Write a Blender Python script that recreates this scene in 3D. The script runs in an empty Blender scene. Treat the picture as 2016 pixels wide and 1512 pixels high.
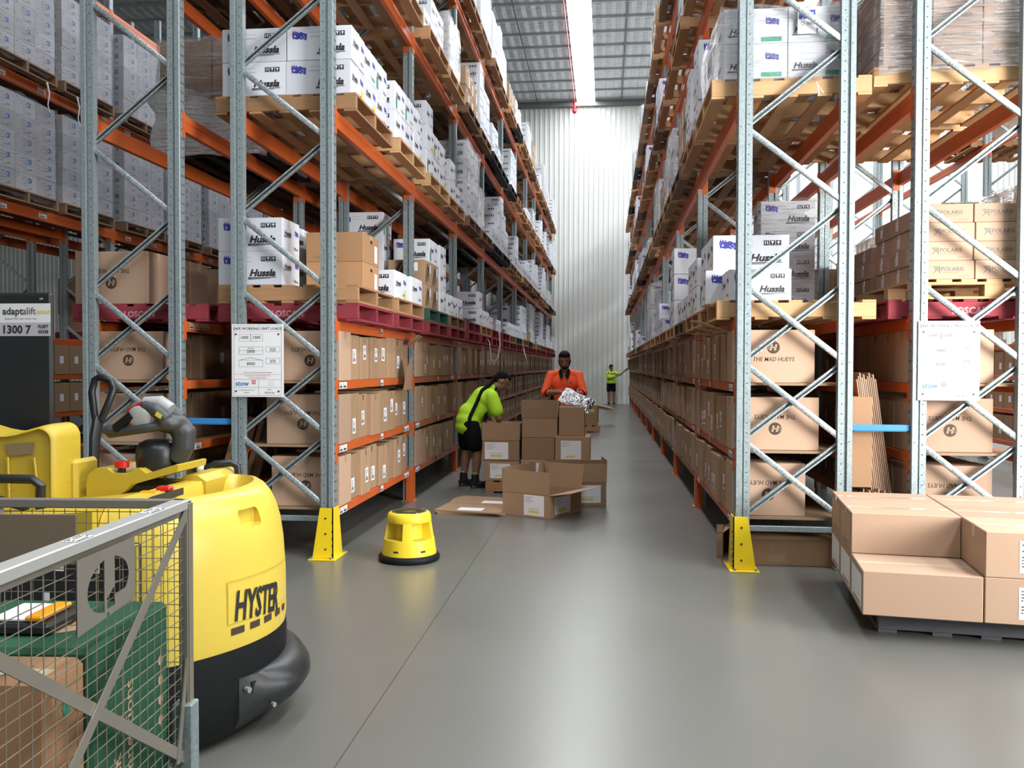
import bpy, math, random
from mathutils import Vector, Matrix, noise as mnoise
R = math.radians
PI = math.pi
scn = bpy.context.scene
COL = scn.collection

# ------------------------------------------------------------------ camera
cam_d = bpy.data.cameras.new('camera')
cam_d.sensor_width = 36.0
cam_d.lens = 1673.95 / 2016 * 36.0
cam_d.clip_end = 200
cam = bpy.data.objects.new('camera', cam_d)
COL.objects.link(cam)
YAW, PIT = .1086, .0206
cam.matrix_world = Matrix.Translation((0, 0, 1.5)) @ Matrix.Rotation(YAW, 4, 'Z') @ Matrix.Rotation(PI / 2 - PIT, 4, 'X') @ Matrix.Rotation(.0024, 4, 'Z')
scn.camera = cam

# ------------------------------------------------------------------ world and exposure
scn.view_settings.view_transform = 'Standard'
scn.view_settings.look = 'None'
scn.view_settings.gamma = 1
scn.view_settings.use_curve_mapping = False
scn.view_settings.exposure = 0.0
scn.cycles.max_bounces = 7
scn.cycles.diffuse_bounces = 4
scn.cycles.glossy_bounces = 3
scn.cycles.transparent_max_bounces = 14
scn.cycles.transmission_bounces = 4
scn.cycles.sample_clamp_indirect = 6
scn.cycles.caustics_reflective = False
scn.cycles.caustics_refractive = False
world = bpy.data.worlds.new('daylight')
world.use_nodes = True
scn.world = world
bg = world.node_tree.nodes['Background']
bg.inputs[0].default_value = (.93, .965, 1.0, 1)
bg.inputs[1].default_value = .29


def area(name, loc, target, sx, sy, power, color, spread=180):
    l = bpy.data.lights.new(name, 'AREA')
    l.shape = 'RECTANGLE'; l.size = sx; l.size_y = sy
    l.energy = power; l.color = color; l.spread = R(spread)
    o = bpy.data.objects.new(name, l)
    COL.objects.link(o)
    o.location = loc
    o.rotation_euler = (Vector(target) - Vector(loc)).to_track_quat('-Z', 'Y').to_euler()
    return o


area('assumed_door_light', (6.6, 1.6, 2.7), (2.4, 6.5, 2.3), 3.2, 3.0, 400, (1, .985, .965), 90)  # lamp added inside the hall for daylight from an assumed door, none built
SKYLIGHT_STRENGTH = 25.0

# ------------------------------------------------------------------ material helpers


class NT:
    def __init__(s, name):
        s.m = bpy.data.materials.new(name); s.m.use_nodes = True
        s.t = s.m.node_tree; s.n = s.t.nodes; s.l = s.t.links
        s.b = s.n['Principled BSDF']; s.out = s.n['Material Output']

    def node(s, typ, **kw):
        n = s.n.new(typ)
        for k, v in kw.items():
            if k.startswith('i_'):
                key = k[2:]
                key = int(key) if key.isdigit() else key.replace('_', ' ')
                n.inputs[key].default_value = v
            else:
                setattr(n, k, v)
        return n

    def link(s, a, b): s.l.new(a, b)

    def coord(s, scale=(1, 1, 1), kind='Object'):
        tc = s.node('ShaderNodeTexCoord'); mp = s.node('ShaderNodeMapping')
        mp.inputs['Scale'].default_value = scale
        s.link(tc.outputs[kind], mp.inputs[0])
        return mp.outputs[0]

    def noise(s, vec, scale, detail=3, rough=.5):
        n = s.node('ShaderNodeTexNoise'); n.inputs['Scale'].default_value = scale
        n.inputs['Detail'].default_value = detail; n.inputs['Roughness'].default_value = rough
        s.link(vec, n.inputs['Vector'])
        return n.outputs[0]

    def ramp(s, fac, stops):
        r = s.node('ShaderNodeValToRGB')
        e = r.color_ramp.elements
        while len(e) < len(stops): e.new(.5)
        for i, (p, c) in enumerate(stops):
            e[i].position = p; e[i].color = (*c, 1) if len(c) == 3 else c
        s.link(fac, r.inputs[0])
        return r.outputs[0]

    def mix(s, fac, a, b, mode='MIX'):
        m = s.node('ShaderNodeMix', data_type='RGBA', blend_type=mode)
        for v, i in ((fac, 0), (a, 6), (b, 7)):
            if hasattr(v, 'links'): s.link(v, m.inputs[i])
            elif i == 0: m.inputs[0].default_value = v
            else: m.inputs[i].default_value = (*v, 1)
        return m.outputs[2]

    def math(s, op, a, b=None, c=None):
        m = s.node('ShaderNodeMath', operation=op)
        for i, v in enumerate((a, b, c)):
            if v is None: continue
            if hasattr(v, 'links'): s.link(v, m.inputs[i])
            else: m.inputs[i].default_value = v
        return m.outputs[0]

    def color(s, c): 
        if hasattr(c, 'links'): s.link(c, s.b.inputs['Base Color'])
        else: s.b.inputs['Base Color'].default_value = (*c, 1)

    def set(s, **kw):
        for k, v in kw.items():
            k = k.replace('_', ' ')
            if hasattr(v, 'links'): s.link(v, s.b.inputs[k])
            else: s.b.inputs[k].default_value = v

    def bump(s, h, strength=.3, dist=.01):
        b = s.node('ShaderNodeBump'); b.inputs['Strength'].default_value = strength
        b.inputs['Distance'].default_value = dist
        s.link(h, b.inputs['Height']); s.link(b.outputs[0], s.b.inputs['Normal'])


M = {}


def plain(name, c, rough=.6, metal=0.0, spec=.5, vary=.0, bump=None):
    t = NT(name)
    if vary:
        v = t.coord()
        n = t.noise(v, 6.0, 4)
        t.color(t.mix(t.math('MULTIPLY', n, vary), c, tuple(x * .55 for x in c)))
    else:
        t.color(c)
    t.set(Roughness=rough, Metallic=metal)
    t.b.inputs['Specular IOR Level'].default_value = spec
    if bump:
        t.bump(t.noise(t.coord(), bump[0], 4), bump[1], .005)
    M[name] = t.m
    return t.m


def objrand(t, base, lo=.82, hi=1.12):
    oi = t.node('ShaderNodeObjectInfo')
    mr = t.node('ShaderNodeMapRange'); mr.inputs['To Min'].default_value = lo; mr.inputs['To Max'].default_value = hi
    t.link(oi.outputs['Random'], mr.inputs[0])
    vm = t.node('ShaderNodeVectorMath', operation='SCALE')
    if hasattr(base, 'links'): t.link(base, vm.inputs[0])
    else: vm.inputs[0].default_value = base
    t.link(mr.outputs[0], vm.inputs['Scale'])
    return vm.outputs[0]


def cardboard(name, c, lo=.8, hi=1.12, corr=140, dirty=.25):
    t = NT(name)
    v = t.coord()
    n1 = t.noise(v, 3.0, 4)
    n2 = t.noise(t.coord((1, 1, .05)), 60.0, 2)
    c2 = tuple(x * .72 for x in c)
    col = t.mix(t.math('MULTIPLY', n1, dirty), c, c2)
    col = t.mix(t.math('MULTIPLY', n2, .12), col, tuple(x * 1.15 for x in c))
    t.color(objrand(t, col, lo, hi))
    t.set(Roughness=.75)
    t.b.inputs['Specular IOR Level'].default_value = .25
    w = t.node('ShaderNodeTexWave'); w.inputs['Scale'].default_value = corr; w.inputs['Distortion'].default_value = .4
    t.link(v, w.inputs[0])
    t.bump(t.math('ADD', t.math('MULTIPLY', w.outputs[1], .15), n1), .12, .01)
    M[name] = t.m


cardboard('kraft', (.37, .238, .143))
cardboard('kraft_light', (.44, .295, .205))
cardboard('kraft_tan', (.43, .24, .12))
cardboard('kraft_inner', (.34, .20, .11))
cardboard('white_board', (.64, .66, .71), .9, 1.04, dirty=.08)
cardboard('grey_board', (.50, .50, .54), .85, 1.08, dirty=.2)
cardboard('green_board', (.025, .095, .05), .95, 1.05, dirty=.15)
plain('ink_brown', (.055, .032, .02), .7)
plain('ink_black', (.02, .02, .024), .5)
plain('ink_grey', (.085, .08, .08), .6)
plain('ink_faint', (.27, .18, .11), .7)
plain('print_beige', (.50, .33, .21), .7)
plain('print_pink', (.50, .24, .26), .7)
plain('flag_blue', (.035, .045, .30), .5)
plain('print_blue', (.03, .16, .42), .5)
plain('print_red', (.55, .03, .04), .5)
plain('print_green', (.03, .30, .17), .5)
plain('yellow_label', (.72, .62, .06), .5)
plain('paper', (.80, .80, .83), .6)
plain('tape', (.46, .31, .18), .22, spec=.6)
plain('clear_tape', (.62, .50, .36), .15, spec=.8)
plain('black_plastic', (.014, .015, .017), .38, bump=(60, .05))
plain('rail_alu', (.48, .48, .45), .4, .3)
plain('black_rubber', (.009, .010, .011), .6, spec=.2, vary=.5, bump=(40, .15))
plain('charcoal', (.045, .048, .052), .45)
plain('grey_plastic', (.38, .38, .39), .4)
plain('red_plastic', (.60, .015, .015), .35)
plain('orange_plastic', (.75, .32, .01), .35)
plain('wire_steel', (.34, .30, .23), .4, .6)
plain('flat_bar', (.36, .33, .28), .45, .6, vary=.5)
plain('dark_gap', (.008, .007, .006), .9)
plain('skin', (.30, .15, .09), .55)
plain('skin_dark', (.27, .145, .095), .6)
plain('hair', (.008, .007, .007), .85, spec=.15)
plain('lips', (.16, .06, .05), .5)
plain('eye_white', (.6, .6, .58), .3)
plain('eye_dark', (.01, .008, .006), .2)
plain('cloth_black', (.010, .011, .013), .95, spec=.1)
plain('leather_black', (.012, .012, .013), .45)
plain('hivis_green', (.50, .86, .035), .75)
plain('hivis_orange', (1.0, .115, .03), .75)
plain('sock_green', (.35, .55, .08), .8)
plain('foam_grey', (.30, .22, .12), .9, vary=.6)
plain('screen', (.02, .02, .025), .1)
plain('purlin', (.50, .54, .56), .45, .3)
plain('roof_beam', (.16, .18, .18), .5, .3)
plain('sprinkler_red', (.42, .02, .03), .4)
plain('white_paint', (.78, .79, .80), .5)
plain('particle_board', (.33, .22, .13), .8, vary=.6)
plain('blue_paint', (.035, .21, .48), .4)
plain('panel_dark', (.20, .15, .10), .6)


def t_galv():
    t = NT('galvanised')
    v = t.coord()
    vo = t.node('ShaderNodeTexVoronoi'); vo.inputs['Scale'].default_value = 90
    t.link(v, vo.inputs['Vector'])
    n = t.noise(v, 4, 3)
    sx = t.node('ShaderNodeSeparateColor'); t.link(vo.outputs['Color'], sx.inputs[0])
    c = t.mix(t.math('MULTIPLY', sx.outputs[0], .7), (.25, .305, .315), (.40, .455, .47))
    c = t.mix(t.math('MULTIPLY', n, .4), c, (.20, .245, .255))
    t.color(c); t.set(Metallic=.55, Roughness=t.math('MULTIPLY_ADD', vo.outputs['Distance'], .5, .32))
    M['galvanised'] = t.m
    t = NT('galvanised_brace')
    v = t.coord()
    vo = t.node('ShaderNodeTexVoronoi'); vo.inputs['Scale'].default_value = 130
    t.link(v, vo.inputs['Vector'])
    sx = t.node('ShaderNodeSeparateColor'); t.link(vo.outputs['Color'], sx.inputs[0])
    c = t.ramp(sx.outputs[0], [(0, (.22, .26, .27)), (.6, (.36, .41, .42)), (1, (.54, .59, .61))])
    t.color(c); t.set(Metallic=.5, Roughness=.42)
    M['galvanised_brace'] = t.m


t_galv()


def t_orange():
    for nm, c, c2 in (('orange_paint', (.62, .125, .025), (.36, .06, .014)), ('orange_dusty', (.44, .12, .045), (.22, .06, .03))):
        t = NT(nm)
        v = t.coord()
        n = t.noise(v, 5, 5, .6)
        sc = t.ramp(t.noise(t.coord((1, .3, 3)), 30, 3), [(.62, (0, 0, 0)), (.72, (1, 1, 1))])
        c = t.mix(t.math('MULTIPLY', n, .6), c, c2)
        c = t.mix(t.math('MULTIPLY', sc, .25), c, (.4, .3, .22))
        t.color(c); t.set(Roughness=.42)
        M[nm] = t.m


t_orange()


def t_wood(name, c, c2, lo=.75, hi=1.2):
    t = NT(name)
    v = t.coord((1, 1, 1))
    n = t.noise(t.coord((2, 18, 18)), 3, 5, .6)
    n2 = t.noise(v, 2.5, 3)
    col = t.mix(n, c, c2)
    col = t.mix(t.math('MULTIPLY', n2, .5), col, tuple(x * .6 for x in c2))
    t.color(objrand(t, col, lo, hi)); t.set(Roughness=.75)
    t.b.inputs['Specular IOR Level'].default_value = .25
    t.bump(n, .2, .01)
    M[name] = t.m


t_wood('pine', (.50, .285, .145), (.34, .185, .09))
t_wood('pine_fresh', (.60, .38, .20), (.46, .27, .13), .95, 1.1)
t_wood('pine_old', (.27, .155, .09), (.17, .10, .06))
t_wood('pallet_red', (.33, .045, .06), (.20, .03, .04), .9, 1.15)
t_wood('pallet_green', (.05, .12, .09), (.03, .07, .05), .9, 1.15)
t_wood('pallet_black', (.04, .04, .04), (.02, .02, .02))
t_wood('pallet_grey', (.23, .23, .26), (.13, .13, .155))


def t_yellow(name, c, c2, scratch=.35, rough=.32):
    t = NT(name)
    n = t.noise(t.coord(), 3, 5, .6)
    sc = t.ramp(t.noise(t.coord((3, 1, 6)), 9, 6, .7), [(.60, (0, 0, 0)), (.70, (1, 1, 1))])
    c_ = t.mix(t.math('MULTIPLY', n, .25), c, c2)
    c_ = t.mix(t.math('MULTIPLY', sc, scratch), c_, tuple(x * .55 for x in c2))
    t.color(c_); t.set(Roughness=rough)
    M[name] = t.m


t_yellow('yellow_body', (.72, .535, .075), (.64, .46, .055), .10)
t_yellow('yellow_worn', (.56, .41, .04), (.42, .30, .03), .35, .45)
t_yellow('yellow_guard', (.80, .58, .012), (.74, .52, .01), .2)
t_yellow('yellow_stool', (.82, .60, .03), (.72, .48, .02), .12, .45)


def t_film(name, dens, c=(.9, .92, .95), stretch=(1, 1, 14)):
    t = NT(name)
    v = t.coord(stretch)
    n = t.noise(v, 5.0, 6, .65)
    n2 = t.noise(t.coord((4, 4, 9)), 4.0, 4, .6)
    tr = t.node('ShaderNodeBsdfTransparent'); tr.inputs[0].default_value = (.95, .95, .95, 1)
    gl = t.node('ShaderNodeBsdfGlossy'); gl.inputs['Roughness'].default_value = .16; gl.inputs[0].default_value = (1, 1, 1, 1)
    df = t.node('ShaderNodeBsdfDiffuse'); df.inputs[0].default_value = (*c, 1)
    b = t.node('ShaderNodeBump'); b.inputs['Strength'].default_value = 1.0; b.inputs['Distance'].default_value = .06
    t.link(t.math('ADD', n, n2), b.inputs['Height'])
    t.link(b.outputs[0], gl.inputs['Normal']); t.link(b.outputs[0], df.inputs['Normal'])
    m1 = t.node('ShaderNodeMixShader'); m1.inputs[0].default_value = .35
    t.link(gl.outputs[0], m1.inputs[1]); t.link(df.outputs[0], m1.inputs[2])
    m2 = t.node('ShaderNodeMixShader')
    f = t.ramp(n, [(.42, (dens * .35,) * 3), (.56, (dens,) * 3), (.66, (min(1, dens * 2.2),) * 3)])
    t.link(f, m2.inputs[0]); t.link(tr.outputs[0], m2.inputs[1]); t.link(m1.outputs[0], m2.inputs[2])
    t.link(m2.outputs[0], t.out.inputs[0])
    M[name] = t.m


t_film('stretch_film', .27)
t_film('stretch_film_dense', .5)
t_film('stretch_film_thick', 2.0)
t_film('stretch_film_fine', .24, stretch=(1, 1, 30))


def t_foilbag():
    t = NT('foil')
    n = t.noise(t.coord(), 9, 5, .6)
    t.color((.55, .56, .58)); t.set(Metallic=1.0, Roughness=.14)
    t.bump(n, 1.0, .08)
    M['foil'] = t.m


t_foilbag()


def t_concrete():
    t = NT('concrete')
    v = t.coord()
    n = t.noise(v, .45, 5, .6)
    n2 = t.noise(v, 7, 6, .65)
    n3 = t.noise(t.coord((1, .5, 1)), 1.1, 4, .6)
    c = t.mix(n, (.118, .118, .107), (.150, .148, .131))
    c = t.mix(t.math('MULTIPLY', t.ramp(n2, [(.4, (0, 0, 0)), (.85, (1, 1, 1))]), .15), c, (.15, .15, .135))
    c = t.mix(t.math('MULTIPLY', t.ramp(n3, [(.45, (0, 0, 0)), (.7, (1, 1, 1))]), .30), c, (.155, .138, .114))
    # saw-cut joints
    sp = t.node('ShaderNodeSeparateXYZ'); t.link(v, sp.inputs[0])

    def line(sock, pos, pitch, w):
        a = t.math('SUBTRACT', sock, pos)
        a = t.math('ADD', a, pitch * .5)
        a = t.math('PINGPONG', t.math('SUBTRACT', a, pitch * .5), pitch * .5)
        return t.math('LESS_THAN', a, w)
    jx = line(sp.outputs[0], -.998, 9.4, .0035)
    jy = line(sp.outputs[1], 6.56, 4.72, .003)
    j = t.math('MAXIMUM', jx, jy)
    c = t.mix(t.math('MULTIPLY', j, .75), c, (.05, .05, .05))
    # scattered dark specks
    vo = t.node('ShaderNodeTexVoronoi'); vo.inputs['Scale'].default_value = 1.6
    t.link(v, vo.inputs['Vector'])
    c = t.mix(t.math('MULTIPLY', t.math('LESS_THAN', vo.outputs['Distance'], .014), .6), c, (.05, .04, .035))
    t.color(c)
    t.set(Roughness=t.math('MULTIPLY_ADD', n, .2, .2))
    t.b.inputs['Specular IOR Level'].default_value = .55
    M['concrete'] = t.m


t_concrete()


def t_foil_roof():
    t = NT('foil_insulation')
    v = t.coord()
    sp = t.node('ShaderNodeSeparateXYZ'); t.link(v, sp.inputs[0])
    gx = t.math('PINGPONG', sp.outputs[0], .15)
    gy = t.math('PINGPONG', sp.outputs[1], .075)
    g = t.math('MAXIMUM', t.math('LESS_THAN', gx, .012), t.math('LESS_THAN', gy, .008))
    n = t.noise(t.coord((1, 3, 1)), 3.0, 4)
    c = t.mix(n, (.62, .66, .70), (.82, .86, .88))
    c = t.mix(t.math('MULTIPLY', g, .35), c, (.22, .25, .27))
    t.color(c); t.set(Metallic=.2, Roughness=.4)
    t.bump(t.math('ADD', t.math('MULTIPLY', gx, 2.5), t.math('MULTIPLY', n, .6)), .9, .12)
    M['foil_insulation'] = t.m
    t = NT('wall_sheet')
    n = t.noise(t.coord((1, 1, .2)), 1.2, 4)
    t.color(t.mix(t.math('MULTIPLY', n, .3), (.64, .65, .62), (.54, .55, .52)))
    t.set(Roughness=.4)
    M['wall_sheet'] = t.m


t_foil_roof()


def emis(name, c, s):
    t = NT(name)
    t.color((.8, .8, .8))
    t.b.inputs['Emission Color'].default_value = (*c, 1)
    t.b.inputs['Emission Strength'].default_value = s
    M[name] = t.m


emis('skylight_sheet', (.93, .97, 1.0), SKYLIGHT_STRENGTH)
emis('skylight_sheet_added', (.93, .97, 1.0), SKYLIGHT_STRENGTH * 1.3)  # side strips over other aisles, added as ambient light

# ------------------------------------------------------------------ mesh builder


class MB:
    def __init__(s):
        s.v = []; s.f = []; s.mi = []; s.sm = []; s.mats = []

    def _m(s, mat):
        if mat not in s.mats: s.mats.append(mat)
        return s.mats.index(mat)

    def add(s, verts, faces, mat, smooth=False):
        o = len(s.v); k = s._m(mat)
        s.v.extend([tuple(p) for p in verts])
        for f in faces:
            s.f.append([o + i for i in f]); s.mi.append(k); s.sm.append(smooth)

    def box(s, x0, y0, z0, x1, y1, z1, mat, c=0.0, mtx=None):
        if c <= 0:
            V = [(x0, y0, z0), (x1, y0, z0), (x1, y1, z0), (x0, y1, z0), (x0, y0, z1), (x1, y0, z1), (x1, y1, z1), (x0, y1, z1)]
            F = [(0, 3, 2, 1), (4, 5, 6, 7), (0, 1, 5, 4), (1, 2, 6, 5), (2, 3, 7, 6), (3, 0, 4, 7)]
        else:
            V = []
            for z, i in ((z0, 0), (z0 + c, 1), (z1 - c, 1), (z1, 0)):
                if i: P = [(x0 + c, y0), (x1 - c, y0), (x1, y0 + c), (x1, y1 - c), (x1 - c, y1), (x0 + c, y1), (x0, y1 - c), (x0, y0 + c)]
                else: P = [(x0 + c, y0 + c), (x1 - c, y0 + c), (x1 - c, y0 + c), (x1 - c, y1 - c), (x1 - c, y1 - c), (x0 + c, y1 - c), (x0 + c, y1 - c), (x0 + c, y0 + c)]
                V += [(p[0], p[1], z) for p in P]
            F = [(7, 6, 5, 4, 3, 2, 1, 0), (24, 25, 26, 27, 28, 29, 30, 31)]
            for L in range(3):
                for k in range(8):
                    a = L * 8 + k; b = L * 8 + (k + 1) % 8
                    F.append((a, b, b + 8, a + 8))
            # weld the duplicate corner points of the two caps
            F[0] = (6, 4, 2, 0); F[1] = (24, 26, 28, 30)
        if mtx: V = [mtx @ Vector(p) for p in V]
        s.add(V, F, mat)

    def prism(s, pts, axis, a, b, mat, smooth=False, mtx=None, caps=True):
        n = len(pts)
        def P(p, h):
            return {'X': (h, p[0], p[1]), 'Y': (p[0], h, p[1]), 'Z': (p[0], p[1], h)}[axis]
        V = [P(p, a) for p in pts] + [P(p, b) for p in pts]
        if mtx: V = [mtx @ Vector(p) for p in V]
        F = [(i, (i + 1) % n, n + (i + 1) % n, n + i) for i in range(n)]
        s.add(V, F, mat, smooth)
        if caps:
            s.add(V, [tuple(range(n))[::-1], tuple(range(n, 2 * n))], mat)

    def tube(s, path, r, mat, n=8, smooth=True, closed=False, caps=True, sc=(1, 1)):
        path = [Vector(p) for p in path]
        rs = r if isinstance(r, (list, tuple)) else [r] * len(path)
        V = []; m = len(path)
        up = None
        for i, p in enumerate(path):
            if closed: d = path[(i + 1) % m] - path[i - 1]
            else: d = path[min(i + 1, m - 1)] - path[max(i - 1, 0)]
            if d.length < 1e-9: d = Vector((0, 0, 1))
            d.normalize()
            if up is None:
                up = Vector((0, 0, 1)) if abs(d.z) < .9 else Vector((1, 0, 0))
            x = d.cross(up); 
            if x.length < 1e-6: x = d.cross(Vector((0, 1, 0)))
            x.normalize(); y = x.cross(d); up = y
            for k in range(n):
                a = 2 * PI * (k + .5) / n
                V.append(p + x * math.cos(a) * rs[i] * sc[0] + y * math.sin(a) * rs[i] * sc[1])
        F = []
        for i in range(m - (0 if closed else 1)):
            for k in range(n):
                a = i * n + k; b = i * n + (k + 1) % n; j = ((i + 1) % m) * n
                F.append((a, j + k, j + (k + 1) % n, b))
        s.add(V, F, mat, smooth)
        if caps and not closed:
            s.add(V[:n], [tuple(range(n))], mat); s.add(V[-n:], [tuple(range(n))[::-1]], mat)

    def lathe(s, prof, mat, n=24, center=(0, 0), smooth=True, a0=0, a1=2 * PI):
        full = abs(a1 - a0 - 2 * PI) < 1e-6
        V = []; m = len(prof); c = n if full else n + 1
        for i in range(c):
            a = a0 + (a1 - a0) * i / n
            for r, z in prof: V.append((center[0] + r * math.cos(a), center[1] + r * math.sin(a), z))
        F = []
        for i in range(n):
            j = (i + 1) % c
            for k in range(m - 1):
                F.append((i * m + k, j * m + k, j * m + k + 1, i * m + k + 1))
        s.add(V, F, mat, smooth)

    def ball(s, c, r, mat, n=12, m=8, mtx=None):
        rx, ry, rz = r if isinstance(r, (tuple, list)) else (r, r, r)
        V = [(0, 0, -rz)]; 
        for j in range(1, m):
            t = PI * j / m - PI / 2
            for i in range(n):
                a = 2 * PI * i / n
                V.append((rx * math.cos(t) * math.cos(a), ry * math.cos(t) * math.sin(a), rz * math.sin(t)))
        V.append((0, 0, rz))
        F = [(0, 1 + (i + 1) % n, 1 + i) for i in range(n)]
        for j in range(m - 2):
            for i in range(n):
                a = 1 + j * n
                F.append((a + i, a + (i + 1) % n, a + n + (i + 1) % n, a + n + i))
        e = len(V) - 1; a = 1 + (m - 2) * n
        F += [(a + i, a + (i + 1) % n, e) for i in range(n)]
        V = [Vector(p) for p in V]
        if mtx: V = [mtx @ p for p in V]
        s.add([p + Vector(c) for p in V], F, mat, True)

    def quad(s, a, b, c, d, mat): s.add([a, b, c, d], [(0, 1, 2, 3)], mat)

    def rect(s, o, r, u, w, h, mat, thick=0.0):
        """rectangle with corner o, along unit r (w) and u (h)"""
        o = Vector(o); r = Vector(r).normalized(); u = Vector(u).normalized()
        p = [o, o + r * w, o + r * w + u * h, o + u * h]
        if thick <= 0:
            s.add(p, [(0, 1, 2, 3)], mat); return
        n = r.cross(u) * thick
        q = [x + n for x in p]
        s.add(p + q, [(3, 2, 1, 0), (4, 5, 6, 7), (0, 1, 5, 4), (1, 2, 6, 5), (2, 3, 7, 6), (3, 0, 4, 7)], mat)

    def disc(s, c, r, u, rad, mat, n=12, ry=None, off=0.0):
        c = Vector(c); r = Vector(r).normalized(); u = Vector(u).normalized(); nn = r.cross(u) * off
        ry = ry or rad
        V = [c + nn + r * rad * math.cos(2 * PI * i / n) + u * ry * math.sin(2 * PI * i / n) for i in range(n)]
        s.add(V, [tuple(range(n))], mat)

    def poly(s, pts, o, r, u, mat, off=0.0):
        o = Vector(o); r = Vector(r).normalized(); u = Vector(u).normalized(); nn = r.cross(u) * off
        s.add([o + nn + r * p[0] + u * p[1] for p in pts], [tuple(range(len(pts)))], mat)

    def text(s, txt, o, r, u, size, mat, align='L', off=.0012, shear=0.0, bold=0.0, sx=1.0, warp=None):
        V, F = textgeo(txt, bold)
        if not V: return
        w = max(p[0] for p in V) * size * sx
        dx = {'L': 0, 'C': -w / 2, 'R': -w}[align]
        o = Vector(o); r = Vector(r).normalized(); u = Vector(u).normalized(); nn = r.cross(u) * off
        P = []
        for x, y in V:
            X = x * size * sx + shear * y * size + dx; Yy = y * size
            P.append(warp(X, Yy) if warp else o + nn + r * X + u * Yy)
        s.add(P, F, mat)

    def mesh(s, name='mesh'):
        me = bpy.data.meshes.new(name)
        me.from_pydata([tuple(p) for p in s.v], [], s.f)
        for m in s.mats: me.materials.append(M[m])
        me.polygons.foreach_set('material_index', s.mi)
        me.polygons.foreach_set('use_smooth', s.sm)
        if any(s.sm): me.set_sharp_from_angle(angle=R(48))
        me.update()
        return me

    def build(s, name, parent=None, loc=None, rz=None, mtx=None):
        return obj(name, s.mesh(name), parent, loc, rz, mtx)


def obj(name, me, parent=None, loc=None, rz=None, mtx=None):
    o = bpy.data.objects.new(name, me)
    COL.objects.link(o)
    if parent: o.parent = parent
    if mtx is not None: o.matrix_local = mtx
    if loc is not None: o.location = loc
    if rz is not None: o.rotation_euler = (0, 0, rz)
    return o


def empty(name, loc=(0, 0, 0), rz=0):
    o = bpy.data.objects.new(name, None)
    COL.objects.link(o); o.location = loc; o.rotation_euler = (0, 0, rz); o.empty_display_size = .2
    return o


def tag(o, label, cat, group=None, kind=None):
    o['label'] = label; o['category'] = cat
    if group: o['group'] = group
    if kind: o['kind'] = kind
    return o


def structure(o, label=None):
    o['kind'] = 'structure'
    if label: o['label'] = label
    return o


_tc = {}


def textgeo(txt, bold=0.0):
    k = (txt, bold)
    if k in _tc: return _tc[k]
    cu = bpy.data.curves.new('t', 'FONT')
    cu.body = txt; cu.size = 1; cu.offset = bold; cu.resolution_u = 2
    o = bpy.data.objects.new('t', cu); COL.objects.link(o)
    bpy.context.view_layer.update()
    me = bpy.data.meshes.new_from_object(o.evaluated_get(bpy.context.evaluated_depsgraph_get()))
    V = [(v.co.x, v.co.y) for v in me.vertices]; F = [tuple(p.vertices) for p in me.polygons]
    if V:
        mx = min(v[0] for v in V); V = [(x - mx, y) for x, y in V]
    if F:
        # make every face look along +normal of (r x u)
        G = []
        for f in F:
            a = sum(V[f[i]][0] * V[f[(i + 1) % len(f)]][1] - V[f[(i + 1) % len(f)]][0] * V[f[i]][1] for i in range(len(f)))
            G.append(f if a > 0 else f[::-1])
        F = G
    bpy.data.objects.remove(o); bpy.data.curves.remove(cu); bpy.data.meshes.remove(me)
    _tc[k] = (V, F)
    return _tc[k]


def copy_tree(o, parent=None, loc=None, rz=None, label=None):
    c = o.copy(); COL.objects.link(c)
    if parent is not None: c.parent = parent
    if loc is not None: c.location = loc
    if rz is not None: c.rotation_euler = (0, 0, rz)
    if label: c['label'] = label
    for ch in o.children: copy_tree(ch, c)
    return c


X, Y, Z = Vector((1, 0, 0)), Vector((0, 1, 0)), Vector((0, 0, 1))
ORD = ['nearest', 'second', 'third', 'fourth', 'fifth', 'sixth', 'seventh', 'eighth', 'ninth', 'tenth', 'last']
# ================================================================== the building
WALL_Y = 34.7
mb = MB(); mb.box(-30, -8, -.2, 24, WALL_Y + .2, 0, 'concrete'); structure(mb.build('floor'), 'smooth grey concrete warehouse floor with saw-cut joints')

# far wall: ribbed sheets
mb = MB()
pts = []; x = -28.0; p = .2
while x < 22:
    pts += [(x, .0), (x + .115, .0), (x + .135, -.032), (x + .18, -.032)]
    x += p
V = []; F = []
for q in pts: V += [(q[0], WALL_Y + q[1], 0), (q[0], WALL_Y + q[1], 12.6)]
for i in range(len(pts) - 1): F.append((2 * i, 2 * i + 2, 2 * i + 3, 2 * i + 1))
mb.add(V, F, 'wall_sheet')
structure(mb.build('wall_far'), 'tall white ribbed sheet wall at the end of the aisle')
mb = MB(); mb.box(-28.2, -7, 0, -28, WALL_Y, 12.6, 'wall_sheet'); structure(mb.build('wall_left'))
mb = MB(); mb.box(22, -7, 0, 22.2, WALL_Y, 12.6, 'wall_sheet'); structure(mb.build('wall_right'))

# roof: foil insulation sagging between purlins, with the aisle skylight and glowing side strips added for ambient light
CEIL = 12.3
SKY = [(-1.16, -.44), (5.0, 6.2), (12.0, 13.2)]


def roof_x():
    xs = [-28.0]
    for a, b in sorted(SKY): xs += [a, b]
    xs.append(22.0)
    return [(xs[i], xs[i + 1]) for i in range(0, len(xs), 2)]


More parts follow.
